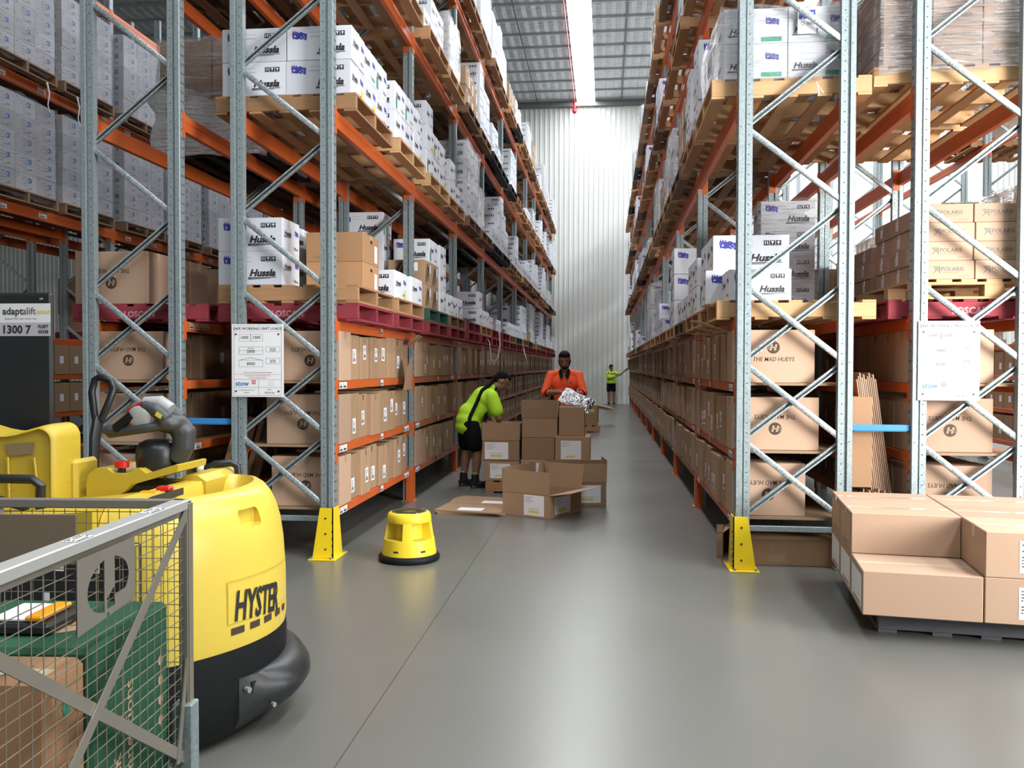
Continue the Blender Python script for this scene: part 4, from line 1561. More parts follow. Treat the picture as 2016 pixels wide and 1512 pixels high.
# ---------------------------------------------------------------- put the cartons in the scene
PL.sort(key=lambda p: p['dist'])
count = {}; stuff = {}
CAP = {'S': 270, 'W': 290, 'P': 200, 'G': 250}
for p in PL:
    c = p['cls']; count[c] = count.get(c, 0) + 1
    kind = p['kind']
    lo = p['dist'] > 15
    if p['mesh'] is not None:
        me = p['mesh']; sc = p['dim']
        if count[c] > CAP[c]:
            me = SHEL['lo'] if me.name.startswith('kraft') else me
    else:
        key = kind
        if (lo or count[c] > CAP[c]) and kind in ('white', 'grey'): key = kind + '_lo'
        if kind == 'drag': key = 'drag'
        lst = PROTO[key]; me = lst[p['n'] * 7 % len(lst)]
        nm = NOM[kind]; sc = tuple(a / b for a, b in zip(p['dim'], nm))
    mtx = Matrix.Translation(p['loc']) @ Matrix.Rotation(p['rz'], 4, 'Z') @ Matrix.Diagonal((*sc, 1))
    if count[c] <= CAP[c]:
        o = obj({'W': 'white_carton', 'G': 'grey_carton', 'P': 'logo_carton'}.get(c, 'kraft_carton'), me, None)
        o.matrix_world = mtx
        o.location = p['loc']; o.rotation_euler = (0, 0, p['rz']); o.scale = sc
        tag(o, p['label'], 'carton', p['group'] if isinstance(p['group'], str) else None)
        ex = p['extra']
        if isinstance(ex, tuple):
            _, side, si, yy, zz, hw = ex
            l = obj('paper_label', STK[si], o, ((SHW_X := max(v.co.x for v in me.vertices) + .0015) * side, yy if side > 0 else yy + .1, zz))
            l.rotation_euler = (random.Random(p['n']).uniform(-.06, .06), 0, 0 if side > 0 else PI)
            if p['loc'][1] < 9.2: l.scale = (1, 1.3, 1.3)
    else:
        stuff.setdefault(c, []).append((me, mtx))
SN = {'S': ('kraft_cartons', 'rows of kraft cartons on low shelves deep down the aisle'), 'W': ('white_cartons', 'stacked white cartons on the raised pallets deep down the aisle'),
      'K': ('kraft_cartons', 'stacked kraft cartons on raised pallets deep in the racks'), 'G': ('grey_cartons', 'wrapped grey cartons far back on the far left rack')}
for c, lst in stuff.items():
    mb = MB()
    for me, mtx in lst:
        o_ = len(mb.v); mats = [m.name for m in me.materials]
        mb.v.extend([tuple(mtx @ v.co) for v in me.vertices])
        for pl in me.polygons:
            mb.f.append([o_ + i for i in pl.vertices]); mb.mi.append(mb._m(mats[pl.material_index])); mb.sm.append(False)
    tag(mb.build(SN[c][0]), SN[c][1], 'cartons', None, 'stuff')
# ================================================================== helpers for smooth shapes
def evaluated(o, name):
    bpy.context.view_layer.update()
    me = bpy.data.meshes.new_from_object(o.evaluated_get(bpy.context.evaluated_depsgraph_get()))
    me.name = name
    return me


def fuse(mb, voxel, name, mat, smooth=4, parent=None, loc=None):
    """melt the overlapping closed shapes of a builder into one continuous skin"""
    o = obj('tmp', mb.mesh('tmp'))
    r = o.modifiers.new('r', 'REMESH'); r.mode = 'VOXEL'; r.voxel_size = voxel; r.use_smooth_shade = True
    s_ = o.modifiers.new('s', 'SMOOTH'); s_.factor = .5; s_.iterations = smooth
    me = evaluated(o, name)
    bpy.data.objects.remove(o)
    me.materials.clear(); me.materials.append(M[mat])
    me.polygons.foreach_set('material_index', [0] * len(me.polygons))
    me.polygons.foreach_set('use_smooth', [True] * len(me.polygons))
    return obj(name, me, parent, loc)


def carve(mb, cutters, name, parent=None):
    o = obj('tmp', mb.mesh('tmp')); cs = []
    for c in cutters:
        co = obj('cut', c.mesh('cut')); cs.append(co)
        b = o.modifiers.new('b', 'BOOLEAN'); b.object = co; b.operation = 'DIFFERENCE'; b.solver = 'EXACT'
    me = evaluated(o, name)
    for x in cs + [o]: bpy.data.objects.remove(x)
    me.polygons.foreach_set('use_smooth', [True] * len(me.polygons)); me.set_sharp_from_angle(angle=R(32))
    return obj(name, me, parent)


def capsule(mb, pts, rs, mat='skin', n=12):
    mb.tube(pts, rs, mat, n)
    for p, r in zip(pts, rs): mb.ball(p, r * .995, mat, n, 8)


# ================================================================== tow truck
truck = empty('pallet_truck', (-2.3, 3.5, 0))
tag(truck, 'yellow and black ride-on pallet truck behind the wire mesh cage', 'pallet truck')
TO = Vector((2.3, -3.5, 0))


def T(p): return Vector(p) + TO


def bow(y, off=0.0):
    return -1.375 - .9 * (y - 3.45) ** 2 + off


def footprint(off, n=34, back=-1.86):
    """outline of the rounded nose, shrunk by off (world coordinates)"""
    P = []
    ya, yb_ = 2.90 + off, 4.02 - off
    for i in range(n + 1):
        y = ya + (yb_ - ya) * i / n
        x = bow(y) - off
        e = .09
        for d in ((y - ya), (yb_ - y)):
            if d < e: x -= .10 * (1 - math.sqrt(max(0, 1 - (1 - d / e) ** 2)))
        P.append((x, y))
    P.append((back, yb_)); P.append((back, ya))
    return P


def loft(mb, levels, mat, smooth=True):
    loops = [[T((x, y, z)) for x, y in footprint(o)] for z, o in levels]
    n = len(loops[0]); V = [p for L in loops for p in L]
    F = []
    for j in range(len(loops) - 1):
        for i in range(n): F.append((j * n + i, j * n + (i + 1) % n, (j + 1) * n + (i + 1) % n, (j + 1) * n + i))
    F.append(tuple(range(n))[::-1]); F.append(tuple(range((len(loops) - 1) * n, len(loops) * n)))
    mb.add(V, F, mat, smooth)


mb = MB()
loft(mb, [(.385, .004), (.42, .0), (.60, .002), (.74, .012), (.83, .026), (.89, .045), (.935, .068), (.965, .095), (.982, .125), (.988, .155)], 'yellow_body')
cut = MB(); n = 40; loops = []
for z_, s_ in ((.80, .80), (.83, .90), (.90, .96), (.965, 1.0), (.98, 1.04), (1.2, 1.3)):
    loops.append([T((-1.655 + .118 * s_ * math.cos(2 * PI * i / n) - .42 * (.39 * s_ * math.sin(2 * PI * i / n)) ** 2, 3.46 + .385 * s_ * math.sin(2 * PI * i / n), z_)) for i in range(n)])
cut.add([p for L in loops for p in L], [(j * n + i, j * n + (i + 1) % n, (j + 1) * n + (i + 1) % n, (j + 1) * n + i) for j in range(5) for i in range(n)] + [tuple(range(n))[::-1], tuple(range(5 * n, 6 * n))], 'yellow_body', True)
cut2 = MB()
yy = 3.32
m_ = Matrix.Translation(T((bow(yy) - .045, yy, .880))) @ Matrix.Rotation(math.atan2(-1.8 * (yy - 3.45), 1) * -1, 4, 'Z')
cut2.box(-.04, -.065, -.038, .04, .065, .038, 'yellow_worn', .012, m_)
carve(mb, [cut, cut2], 'hood', truck)
# raised panel line, writing and vents that follow the curved nose
def on_nose(mb, u0, z0, du, dz, mat, off=.0016):
    n = 8; V = []
    for j in range(2):
        for i in range(n + 1):
            y = u0 + du * i / n
            V.append(T((bow(y, off - .001), y, z0 + dz * j)))
    mb.add(V, [(i, i + 1, n + 2 + i, n + 1 + i) for i in range(n)], mat)


mb = MB()
mb.text('HYSTER', (0, 0, 0), Y, Z, .165, 'ink_black', 'L', bold=.025, shear=.20, sx=1.0,
        warp=lambda a, b: T((bow(3.18 + a * .475, .0035), 3.18 + a * .475, .50 - .045 * a + b)))
mb.build('hood_lettering', truck)
for (u, w_) in ((3.165, .06), (3.255, .055), (3.34, .055), (3.43, .05), (3.515, .04)):
    mb = MB(); on_nose(mb, u, .444, w_, .028, 'ink_brown', .003); mb.build('vent_slot', truck)
mb = MB()
for (a, b, c, d) in ((3.15, .488, .44, .003), (3.15, .655, .44, .003), (3.15, .488, .004, .17)): on_nose(mb, a, b, c, d, 'yellow_worn', .0025)
mb.build('panel_seam', truck)
mb = MB(); loft(mb, [(.03, .05), (.06, .02), (.2, .004), (.34, -.002), (.385, .002)], 'black_rubber')
mb.build('skirt', truck)
# bumper fin
mb = MB(); prof = [(-.02, .265), (.03, .262), (.085, .225), (.108, .195), (.112, .165), (.09, .13), (.05, .10), (-.02, .06)]
V = []; n = 20; m = len(prof)
for i in range(n + 1):
    y = 3.20 + .72 * i / n
    t = min(1, i / 5, 1)
    for o_, z in prof: V.append(T((bow(y) + o_ * (t if o_ > 0 else 1) + (.0 if i < n else -.02), y, z)))
F = [(i * m + k, (i + 1) * m + k, (i + 1) * m + k + 1, i * m + k + 1) for i in range(n) for k in range(m - 1)]
mb.add(V, F, 'black_plastic', True); mb.add(V[-m:], [tuple(range(m))], 'black_plastic'); mb.add(V[:m], [tuple(range(m))[::-1]], 'black_plastic')
bump_ = mb.build('bumper', truck)
mb = MB(); p = T((bow(3.22) + .01, 3.22, .215)); mb.tube([p, p + Vector((.02, -.008, 0))], .012, 'galvanised', 10); mb.build('bolt', bump_)
mb = MB(); p = T((bow(3.32) + .03, 3.32, .125)); mb.tube([p, p + Vector((.035, -.02, 0))], .01, 'galvanised', 10); mb.build('bolt', bump_)
mb = MB(); mb.poly([(0, 0), (.12, .015), (.10, .045), (0, .05)], T((bow(3.24) + .022, 3.235, .19)), Vector((.35, 1, 0)), Z, 'dark_gap'); mb.build('bumper_notch', bump_)

# body behind the nose
mb = MB(); mb.box(-3.5, 3.0, .08, -2.13, 3.98, .62, 'black_plastic', .02, Matrix.Translation(TO)); mb.build('chassis', truck)
mb = MB(); mb.box(-2.75, 2.872, .10, -1.66, 2.897, .862, 'black_plastic', .006, Matrix.Translation(TO)); mb.box(-2.75, 2.897, .10, -1.87, 3.0, .862, 'black_plastic', 0, Matrix.Translation(TO)); mb.build('side_cover', truck)
mb = MB()
mb.box(-3.5, 2.86, .60, -2.25, 2.873, .66, 'yellow_worn', .004, Matrix.Translation(TO)); mb.box(-1.69, 2.86, .45, -1.655, 2.872, .862, 'yellow_worn', .004, Matrix.Translation(TO))
mb.build('side_rail', truck)
for (x_, z_, w_, h_) in ((-2.02, .755, .075, .075), (-1.835, .75, .028, .05), (-2.02, .63, .02, .045)):
    mb = MB(); mb.rect(T((x_, 2.871, z_)), X, Z, w_, h_, 'paper', .001)
    if w_ < .03 and h_ > .046: mb.tube([T((x_ + .014, 2.869, z_ + .042)), T((x_ + .014, 2.869, z_ + .026)), T((x_ + .021, 2.869, z_ + .016)), T((x_ + .014, 2.869, z_ + .008)), T((x_ + .007, 2.869, z_ + .014))], .002, 'ink_black', 6)
    elif w_ > .05: mb.text('LAB', T((x_ + .02, 2.8695, z_ + .05)), X, Z, .022, 'ink_black', 'L', off=0); mb.rect(T((x_ + .02, 2.8695, z_ + .015)), X, Z, .03, .02, 'ink_grey')
    mb.build('warning_label', truck)
mb = MB()   # deck between backrest and nose, sloping up to the nose
P = [(-2.75, .875), (-2.20, .93), (-1.98, .955), (-1.865, .965), (-1.865, .862), (-2.75, .84)]
mb.prism(P, 'Y', 2.92, 3.98, 'yellow_worn', mtx=Matrix.Translation(TO)); mb.build('deck_cover', truck)
mb = MB()
P = [(-2.10, .945), (-1.88, .995), (-1.86, 1.012), (-1.80, 1.012), (-1.76, .985), (-1.76, .92), (-2.10, .92)]
mb.prism(P, 'Y', 3.60, 3.95, 'yellow_worn', mtx=Matrix.Translation(TO)); mb.build('deck_hump', truck)
mb = MB()
mb.prism([(-2.02, .93), (-1.80, .965), (-1.74, .99), (-1.74, .96), (-2.02, .92)], 'Y', 3.12, 3.36, 'charcoal', mtx=Matrix.Translation(TO + Vector((0, 0, .004))))
pt = mb.build('tray_plate', truck)
mb = MB(); mb.box(-.04, -.02, 0, .04, .02, .02, 'orange_plastic', .006); mb.build('rocker_switch', pt, TO + Vector((-1.82, 3.24, .975)))
mb = MB(); mb.box(-.03, -.02, 0, .03, .02, .022, 'red_plastic', .006); mb.build('rocker_switch', pt, TO + Vector((-1.79, 3.30, .985)))

# control console
mb = MB()
P = [(-2.235, .86), (-2.235, .985), (-2.225, 1.03), (-2.19, 1.055), (-2.14, 1.055), (-2.115, 1.035), (-2.04, 1.03), (-2.02, 1.055), (-1.99, 1.055), (-1.96, 1.035), (-1.83, 1.075), (-1.815, 1.072), (-1.82, 1.045), (-2.03, .985), (-2.06, .955), (-2.10, .93), (-2.12, .90)]
mb.prism([(a, b) for a, b in P][::-1], 'Y', 3.46, 3.72, 'yellow_worn', mtx=Matrix.Translation(TO)); cons = mb.build('control_console', truck)
mb = MB(); mb.box(-2.10, 3.50, .90, -1.86, 3.70, .985, 'black_plastic', .01, Matrix.Translation(TO)); mb.build('console_base', cons)
mb = MB(); mb.tube([T((-2.095, 3.5, 1.02)), T((-2.095, 3.5, 1.055))], .016, 'ink_black', 14); mb.tube([T((-2.095, 3.5, 1.055)), T((-2.095, 3.5, 1.082))], .030, 'red_plastic', 18)
mb.build('stop_button', cons)
# tiller
mb = MB()
prof = [(.0, 1.035), (.088, 1.035), (.092, 1.09), (.09, 1.13), (.078, 1.155), (.05, 1.17), (.0, 1.172)]
mb.lathe([(r, z) for r, z in prof], 'black_plastic', 28, (TO.x - 1.985, TO.y + 3.60))
mb.build('tiller_base', truck)
mb = MB()
c = 'charcoal'
for k in range(6):      # arm sweeping up and back to the grip
    pass
mb.tube([T((-1.90, 3.6, 1.08)), T((-1.865, 3.6, 1.14)), T((-1.86, 3.6, 1.20)), T((-1.90, 3.6, 1.245))], [.05, .05, .055, .05], c, 12)
loop = []
for i in range(24):
    a = 2 * PI * i / 24
    loop.append(T((-2.045 + .145 * math.cos(a), 3.58 + .085 * math.sin(a) * (1 + .25 * math.cos(a)), 1.218 + .022 * math.cos(a))))
mb.tube(loop, .021, c, 10, closed=True)
mb.ball(T((-2.15, 3.53, 1.215)), (.05, .05, .028), c); mb.ball(T((-1.91, 3.58, 1.245)), (.07, .09, .045), c)
mb.tube([T((-1.90, 3.52, 1.26)), T((-1.95, 3.52, 1.305)), T((-2.01, 3.52, 1.325))], [.035, .03, .026], c, 10)
mb.tube([T((-1.90, 3.64, 1.26)), T((-1.95, 3.64, 1.305)), T((-2.01, 3.64, 1.325))], [.035, .03, .026], c, 10)
til = fuse(mb, .007, 'tiller_handle', 'charcoal', 3, truck)
mb = MB(); mb.tube([T((-2.10, 3.56, 1.235)), T((-2.085, 3.56, 1.30)), T((-2.03, 3.565, 1.335)), T((-1.95, 3.57, 1.335))], [.012, .014, .014, .012], 'red_plastic', 10); mb.build('red_rim', til)
mb = MB(); mb.tube([T((-2.02, 3.56, 1.335)), T((-1.95, 3.56, 1.335)), T((-1.90, 3.56, 1.305))], [.028, .034, .03], 'grey_plastic', 12); mb.ball(T((-2.015, 3.50, 1.275)), (.055, .012, .05), 'grey_plastic'); mb.build('thumb_wheel', til)
mb = MB(); mb.tube([T((-2.12, 3.50, 1.225)), T((-2.045, 3.50, 1.285))], [.022, .02], 'black_rubber', 12); mb.build('grip', til)
mb = MB(); mb.rect(T((-1.93, 3.478, 1.285)), Vector((1, 0, -.6)), Vector((.5, 0, 1)), .03, .02, 'yellow_label', .001); mb.build('small_label', til)
# black clip handle behind the pocket
mb = MB(); mb.tube([T((-1.88, 3.86, .96)), T((-1.885, 3.87, 1.01)), T((-1.85, 3.88, 1.03)), T((-1.78, 3.9, 1.035)), T((-1.75, 3.9, 1.02)), T((-1.74, 3.9, .965))], [.016, .018, .018, .018, .018, .016], 'black_plastic', 8)
mb.build('clip_handle', truck)
mb = MB(); mb.ball(T((-1.93, 3.9, 1.0)), .022, 'paper'); mb.build('white_knob', truck)

# backrest
mb = MB()
def rr(x0, x1, z0, z1, r, n=6, dip=0.0):
    P = []
    for cx_, cz_, a0 in ((x1 - r, z1 - r, 0), (x0 + r, z1 - r, 90), (x0 + r, z0 + r, 180), (x1 - r, z0 + r, 270)):
        for i in range(n + 1):
            a = R(a0 + 90 * i / n); P.append((cx_ + r * math.cos(a), cz_ + r * math.sin(a)))
        if a0 == 0 and dip:
            for t in (.15, .3, .42, .5, .58, .7, .85):
                xx = (x1 - r) + ((x0 + r) - (x1 - r)) * t; P.append((xx, z1 - dip * math.sin(PI * t) ** 1.2))
    return P
base = rr(-2.80, -2.30, .87, 1.25, .06, 6, .04)
cx_, cz_ = -2.55, 1.07
loops = []
for y_, s_ in ((3.36, .86), (3.345, .90), (3.35, .94), (3.375, .98), (3.42, 1.0), (3.52, 1.0)):
    loops.append([T((cx_ + (a - cx_) * (1 - (1 - s_) * .28 / .35), y_, cz_ + (b - cz_) * s_)) for a, b in base])
n = len(base); V = [p for L in loops for p in L]
F = [(j * n + i, (j + 1) * n + i, (j + 1) * n + (i + 1) % n, j * n + (i + 1) % n) for j in range(len(loops) - 1) for i in range(n)]
F.append(tuple(range(n))); F.append(tuple(range((len(loops) - 1) * n, len(loops) * n))[::-1])
mb.add(V, F, 'yellow_worn', True)
br = mb.build('backrest', truck)
mb = MB(); mb.prism([(-2.53, 1.165), (-2.40, 1.175), (-2.405, 1.125), (-2.515, 1.115)], 'Y', 3.352, 3.356, 'foam_grey', mtx=Matrix.Translation(TO)); mb.build('torn_patch', br)
for xa_, xb_ in ((-2.52, -2.515), (-2.40, -2.38)):
    mb = MB(); mb.tube([T((xa_, 3.352, 1.11)), T((xb_, 3.352, .925))], .006, 'yellow_worn', 6); mb.build('backrest_piping', br)
mb = MB(); mb.box(-2.315, 3.45, .86, -2.275, 3.62, 1.09, 'yellow_worn', .015, Matrix.Translation(TO)); mb.build('backrest_shell', truck)
# mast cover with the lift company sign
mb = MB(); mb.box(-3.4, 3.66, .62, -2.53, 3.69, 1.835, 'black_plastic', .012, Matrix.Translation(TO)); mast = mb.build('mast_cover', truck)
mb = MB()
def mt(t, x_, z_, s_, m_='ink_black', bold=.0, sx=1): mb.text(t, T((x_, 3.6565, z_)), X, Z, s_, m_, 'L', off=0, bold=bold, sx=sx)
mb.rect(T((-3.38, 3.6585, 1.635)), X, Z, .848, .15, 'paper'); mb.rect(T((-3.38, 3.658, 1.635)), X, Z, .848, .062, 'grey_board')
mt('adapt', -2.768, 1.735, .046, bold=.012); mt('alift', -2.668, 1.735, .046, 'ink_grey'); mt('GROUP', -2.60, 1.738, .02, 'yellow_label', .02)
mt('Equipment Hire  Sales  Service  Parts', -2.755, 1.712, .0105, 'ink_grey'); mt('1300 7', -2.764, 1.648, .052, bold=.025); mt('FLEET', -2.592, 1.672, .020, bold=.025); mt('35338', -2.592, 1.648, .020, bold=.025)
mb.build('hire_sign', mast)
for x_ in (-2.80, -2.575):
    mb = MB(); mb.tube([T((x_, 3.65, 1.805)), T((x_, 3.665, 1.805))], .006, 'galvanised', 8); mb.build('screw', mast)
# tall black grab post with a loop on top
mb = MB()
mb.tube([T((-2.375, 3.72, .60)), T((-2.38, 3.74, .95)), T((-2.41, 3.80, 1.15)), T((-2.43, 3.86, 1.24))], [.033, .033, .036, .038], 'black_plastic', 8, sc=(1, .6))
mb.tube([T((-2.445, 3.86, 1.24)), T((-2.475, 3.88, 1.37)), T((-2.465, 3.89, 1.43)), T((-2.44, 3.89, 1.445)), T((-2.375, 3.88, 1.425)), T((-2.36, 3.88, 1.39)), T((-2.385, 3.86, 1.30)), T((-2.41, 3.85, 1.235))], .017, 'black_plastic', 8)
mb.build('grab_post', truck)
mb = MB()
mb.tube([T((-2.75, 3.16, .965)), T((-2.62, 3.16, 1.035)), T((-2.50, 3.16, 1.045)), T((-2.27, 3.16, 1.045)), T((-2.235, 3.16, 1.02)), T((-2.245, 3.17, .90)), T((-2.26, 3.17, .84))], .019, 'black_plastic', 8)
mb.tube([T((-2.62, 3.16, 1.03)), T((-2.45, 3.165, .965)), T((-2.30, 3.17, .93))], .018, 'black_plastic', 8)
mb.build('grab_handle', truck)

# ================================================================== mesh cage
cage = empty('roll_cage', (-1.201, 2.326, 0), R(4.5))
tag(cage, 'wire mesh roll cage with grey top rail in the left foreground', 'roll cage')
CW, CD, CT, CB = .82, 1.06, 1.115, .24


def wires(mb, u0, u1, z0, z1, du, dz, f, r=.0013):
    u = u0
    while u <= u1: mb.tube([f(u, z0), f(u, z1)], r, 'wire_steel', 5, caps=False); u += du
    z = z0
    while z <= z1: mb.tube([f(u0, z), f(u1, z)], r, 'wire_steel', 5, caps=False); z += dz


mb = MB(); wires(mb, -CD + .02, -.015, CB, CT - .03, .042, .0335, lambda u, z: (0, u, z)); mb.build('side_mesh', cage)
mb = MB(); wires(mb, -CW + .02, -.015, CB, CT - .03, .032, .0335, lambda u, z: (u, 0, z)); mb.build('back_mesh', cage)
mb = MB(); wires(mb, -CD + .02, -.015, CB, CT - .03, .042, .0335, lambda u, z: (-CW, u, z)); mb.build('far_side_mesh', cage)
mb = MB(); mb.box(-.034, -CD, CT - .028, .014, .012, CT, 'rail_alu', .003); mb.box(-.012, -CD, CT - .045, .004, 0, CT - .028, 'flat_bar', .002)
rail = mb.build('top_rail', cage); rail['label'] = 'pale grey near side rail'
mb = MB(); mb.box(-CW, -.014, CT - .026, 0, .014, CT, 'flat_bar', .003); mb.build('top_rail', cage)
mb = MB(); mb.box(-CW - .014, -CD, CT - .026, -CW + .014, .012, CT, 'flat_bar', .003); mb.build('top_rail', cage)
for px_, py_ in ((0, 0), (-CW, 0), (0, -CD), (-CW, -CD)):
    mb = MB(); sx_ = 1 if px_ == 0 else -1
    mb.box(px_ - .014, py_ - .014, .10, px_ + .014, py_ + .014, CT - .002, 'flat_bar', .003)
    if (px_, py_) == (0, 0):
        mb.box(.0145, -.012, .5, .017, .016, CT - .01, 'wire_steel', .001)
        mb.box(-.03, -.03, .12, .03, .022, .53, 'galvanised', .004)
    mb.build('corner_post', cage)
mb = MB()
for a, b in (((0.004, -.01, 1.085), (.004, -CD + .02, .315)), ):
    pass


def bar(mb, y0, z0, y1, z1, w=.03, x=.004, t=.004):
    d = Vector((0, y1 - y0, z1 - z0)).normalized(); u = Vector((0, -d.z, d.y)) * w / 2
    a = Vector((x, y0, z0)); b = Vector((x, y1, z1)); q = Vector((t, 0, 0))
    P = [a - u, b - u, b + u, a + u]; P = P + [p_ + q for p_ in P]
    mb.add(P, [(3, 2, 1, 0), (4, 5, 6, 7), (0, 1, 5, 4), (1, 2, 6, 5), (2, 3, 7, 6), (3, 0, 4, 7)], 'flat_bar')


mb = MB(); bar(mb, -.005, 1.085, -CD + .02, .31, x=.009); mb.build('diagonal_bar', cage)
mb = MB(); bar(mb, -CD + .02, 1.07, -.01, .365, x=.004); mb.build('diagonal_bar', cage)
mb = MB(); bar(mb, -.008, .66, -.075, .38, .022, x=.006); mb.build('brace_strap', cage)
# name plate with a round cut-out
mb = MB(); nx_, nz_ = 150, 100; y0_, y1_, z0_, z1_ = -.60, -.335, .905, 1.075
def keep(a, b):
    x_, z_ = (a - .52) / .36, (b - .47) / .38
    if x_ * x_ + z_ * z_ < 1:
        if x_ < -.22 and z_ > .2 * x_ - .95: return False
        if x_ > .28 and z_ > -.55: return False
        if -.1 < x_ <= .28 and -.95 < z_ < -.35 + x_ * .9 - .1: return False
    return not ((a - .5) ** 2 * 2.4 + (b - .03) ** 2 < .0012)
grid = [(y0_ + (y1_ - y0_) * i / nx_, z0_ + (z1_ - z0_) * j / nz_ + .018 * (1 - j / nz_) * (i / nx_)) for j in range(nz_ + 1) for i in range(nx_ + 1)]
V = [(.0115, a, b) for a, b in grid] + [(.0135, a, b) for a, b in grid]; N = len(grid); F = []
for j in range(nz_):
    for i in range(nx_):
        if keep((i + .5) / nx_, (j + .5) / nz_):
            a = j * (nx_ + 1) + i; q = (a, a + 1, a + nx_ + 2, a + nx_ + 1)
            F += [q[::-1], tuple(N + k for k in q)]
mb.add(V, F, 'flat_bar'); mb.build('name_plate', cage)
def bits(mb, o, r, u, w, h, rows, seed, m_='ink_black'):
    rnd = random.Random(seed); nn = Vector(r).cross(Vector(u)).normalized() * .0006
    for i in range(rows):
        x_ = .06 * w
        while x_ < .9 * w:
            ww = rnd.uniform(.05, .16) * w
            if rnd.random() < .8: mb.rect(Vector(o) + Vector(r) * x_ + Vector(u) * (h * (1 - (i + .85) / rows)) + nn, r, u, min(ww, .94 * w - x_), h / rows * .45, m_)
            x_ += ww + .03 * w
mb = MB(); mb.rect((.013, -.60, CT + .0008), Y, -X, .075, .036, 'paper'); bits(mb, (.013, -.60, CT + .001), Y, -X, .075, .036, 4, 3); mb.build('rail_label', rail)
mb = MB(); mb.rect((.013, -.235, CT + .0008), Y, -X, .085, .036, 'paper'); bits(mb, (.013, -.235, CT + .001), Y, -X, .085, .036, 3, 8); mb.build('rail_label', rail)
mb = MB(); mb.poly([(0, 0), (.17, .0), (.17, .055), (.15, .062), (.14, .04), (.09, .03), (.05, .045), (0, .05)], (-.70, -.004, 1.045), X, Z, 'paper'); bits(mb, (-.70, -.0045, 1.05), X, Z, .15, .02, 1, 5); mb.build('torn_paper', cage)
mb = MB(); mb.box(-CW, -CD, .20, 0, 0, .24, 'flat_bar'); mb.build('base_deck', cage)
for a_, b_ in ((-.05, -.08), (-CW + .05, -.08), (-.05, -CD + .08), (-CW + .05, -CD + .08)):
    mb = MB(); mb.tube([(a_ - .012, b_, .055), (a_ + .012, b_, .055)], .055, 'black_rubber', 16); mb.box(a_ - .02, b_ - .03, .06, a_ + .02, b_ + .03, .2, 'galvanised'); mb.build('castor', cage)
mb = MB(); mb.box(-.80, -.035, .93, -.30, -.028, 1.075, 'panel_dark', .002)
o = mb.build('cardboard_panel'); o.matrix_world = cage.matrix_basis @ Matrix.Identity(4) if False else Matrix.Translation((-1.201, 2.326, 0)) @ Matrix.Rotation(R(4.5), 4, 'Z')
tag(o, 'brown board standing against the inside back of the mesh cage', 'board')
CM = Matrix.Translation((-1.201, 2.326, 0)) @ Matrix.Rotation(R(4.5), 4, 'Z')


def incage(mb, name, label, cat):
    o = mb.build(name); o.matrix_world = CM; tag(o, label, cat); return o


# green carton
mb = MB(); gx0, gx1, gy0, gy1, gz0, gz1 = -.50, -.028, -.47, -.05, .24, .835
mb.box(gx0, gy0, gz0, gx1, gy1, gz1, 'green_board', .012)
o = incage(mb, 'green_carton', 'large dark green carton with beige lettering inside the mesh cage', 'carton')
g = MB()
g.disc((-.20, -.27, gz1 + .0008), X, Y, .075, 'print_beige', 32, .085); g.disc((-.20, -.27, gz1 + .001), X, Y, .083, 'print_beige', 3) if False else None
g.text('IHOSE', (-.20, -.29, gz1 + .0014), X, Y, .045, 'green_board', 'C', off=0, shear=.3)
for q in (0, 1): g.rect((-.40 + q * .0, -.42, gz1 + .0008 + q * .0004), X, Y, .09 - q * .0, .035, 'print_beige') if q == 0 else g.rect((-.393, -.414, gz1 + .0014), X, Y, .076, .023, 'green_board')
g.build('carton_print', o)
g = MB(); xf = gx1 + .001
g.text('ELINK', (xf, -.33, .40), Z, -Y, .05, 'print_beige', 'L', off=.0, bold=.02)
g.text('Connections', (xf, -.265, .39), Z, -Y, .06, 'print_beige', 'L', off=.0, bold=.01)
g.rect((xf, -.318, .38), Z, -Y, .42, .0025, 'print_beige')
for q in range(4): g.disc((xf, -.105, .52 + q * .055), Y, Z, .014, 'print_beige', 14)
g.rect((xf, -.106, .5), Z, Y, .22, .002, 'print_beige')
g.build('carton_print', o)
# brown carton in front of it
mb = MB(); mb.box(-.22, -.63, .24, -.035, -.475, .825, 'kraft_tan', .015)
o = incage(mb, 'kraft_carton', 'tall narrow tan carton standing in front of the green carton', 'carton')
g = MB(); g.rect((-.20, -.61, .8258), X, Y, .15, .04, 'clear_tape'); g.text('tahoeit', (-.19, -.565, .8262), X, Y, .028, 'ink_faint', 'L', off=0, shear=.3); g.build('tape_strip', o)
g = MB(); g.poly([(-.012, -.02), (.012, -.02), (.018, .0), (.0, .022), (-.018, 0)], (-.034, -.56, .74), Y, Z, 'print_green'); g.text('TAKE IT', (-.09, -.631, .50), -Z, X, .03, 'ink_faint', 'L', off=.001); g.build('carton_print', o)
mb = MB(); mb.box(-.62, -.66, .24, -.27, -.50, .78, 'black_plastic', .02)
o = incage(mb, 'storage_tub', 'black plastic tub beside the tan carton at lower left', 'tub')
g = MB(); g.rect((-.36, -.6615, .55), X, Z, .09, .2, 'paper'); g.build('tub_label', o)
mb = MB(); mb.box(-.36, -.38, .8355, -.20 + .02, -.20, .865, 'black_plastic', .008)
o = incage(mb, 'document_case', 'flat black case lying on the green carton in the cage', 'case')
mb = MB(); mb.box(-.34, -.36, .8655, -.22, -.22, .873, 'paper', .002); mb.box(-.25, -.365, .8655, -.205, -.225, .880, 'orange_plastic', .004)
o = incage(mb, 'handheld_scanner', 'white and yellow handheld scanner lying on the black case', 'scanner')
mb = MB(); mb.box(-.70, -.78, .24, -.50, -.70, .86, 'kraft', .004); o = incage(mb, 'kraft_carton', 'slim kraft carton at far left edge of the mesh cage', 'carton')

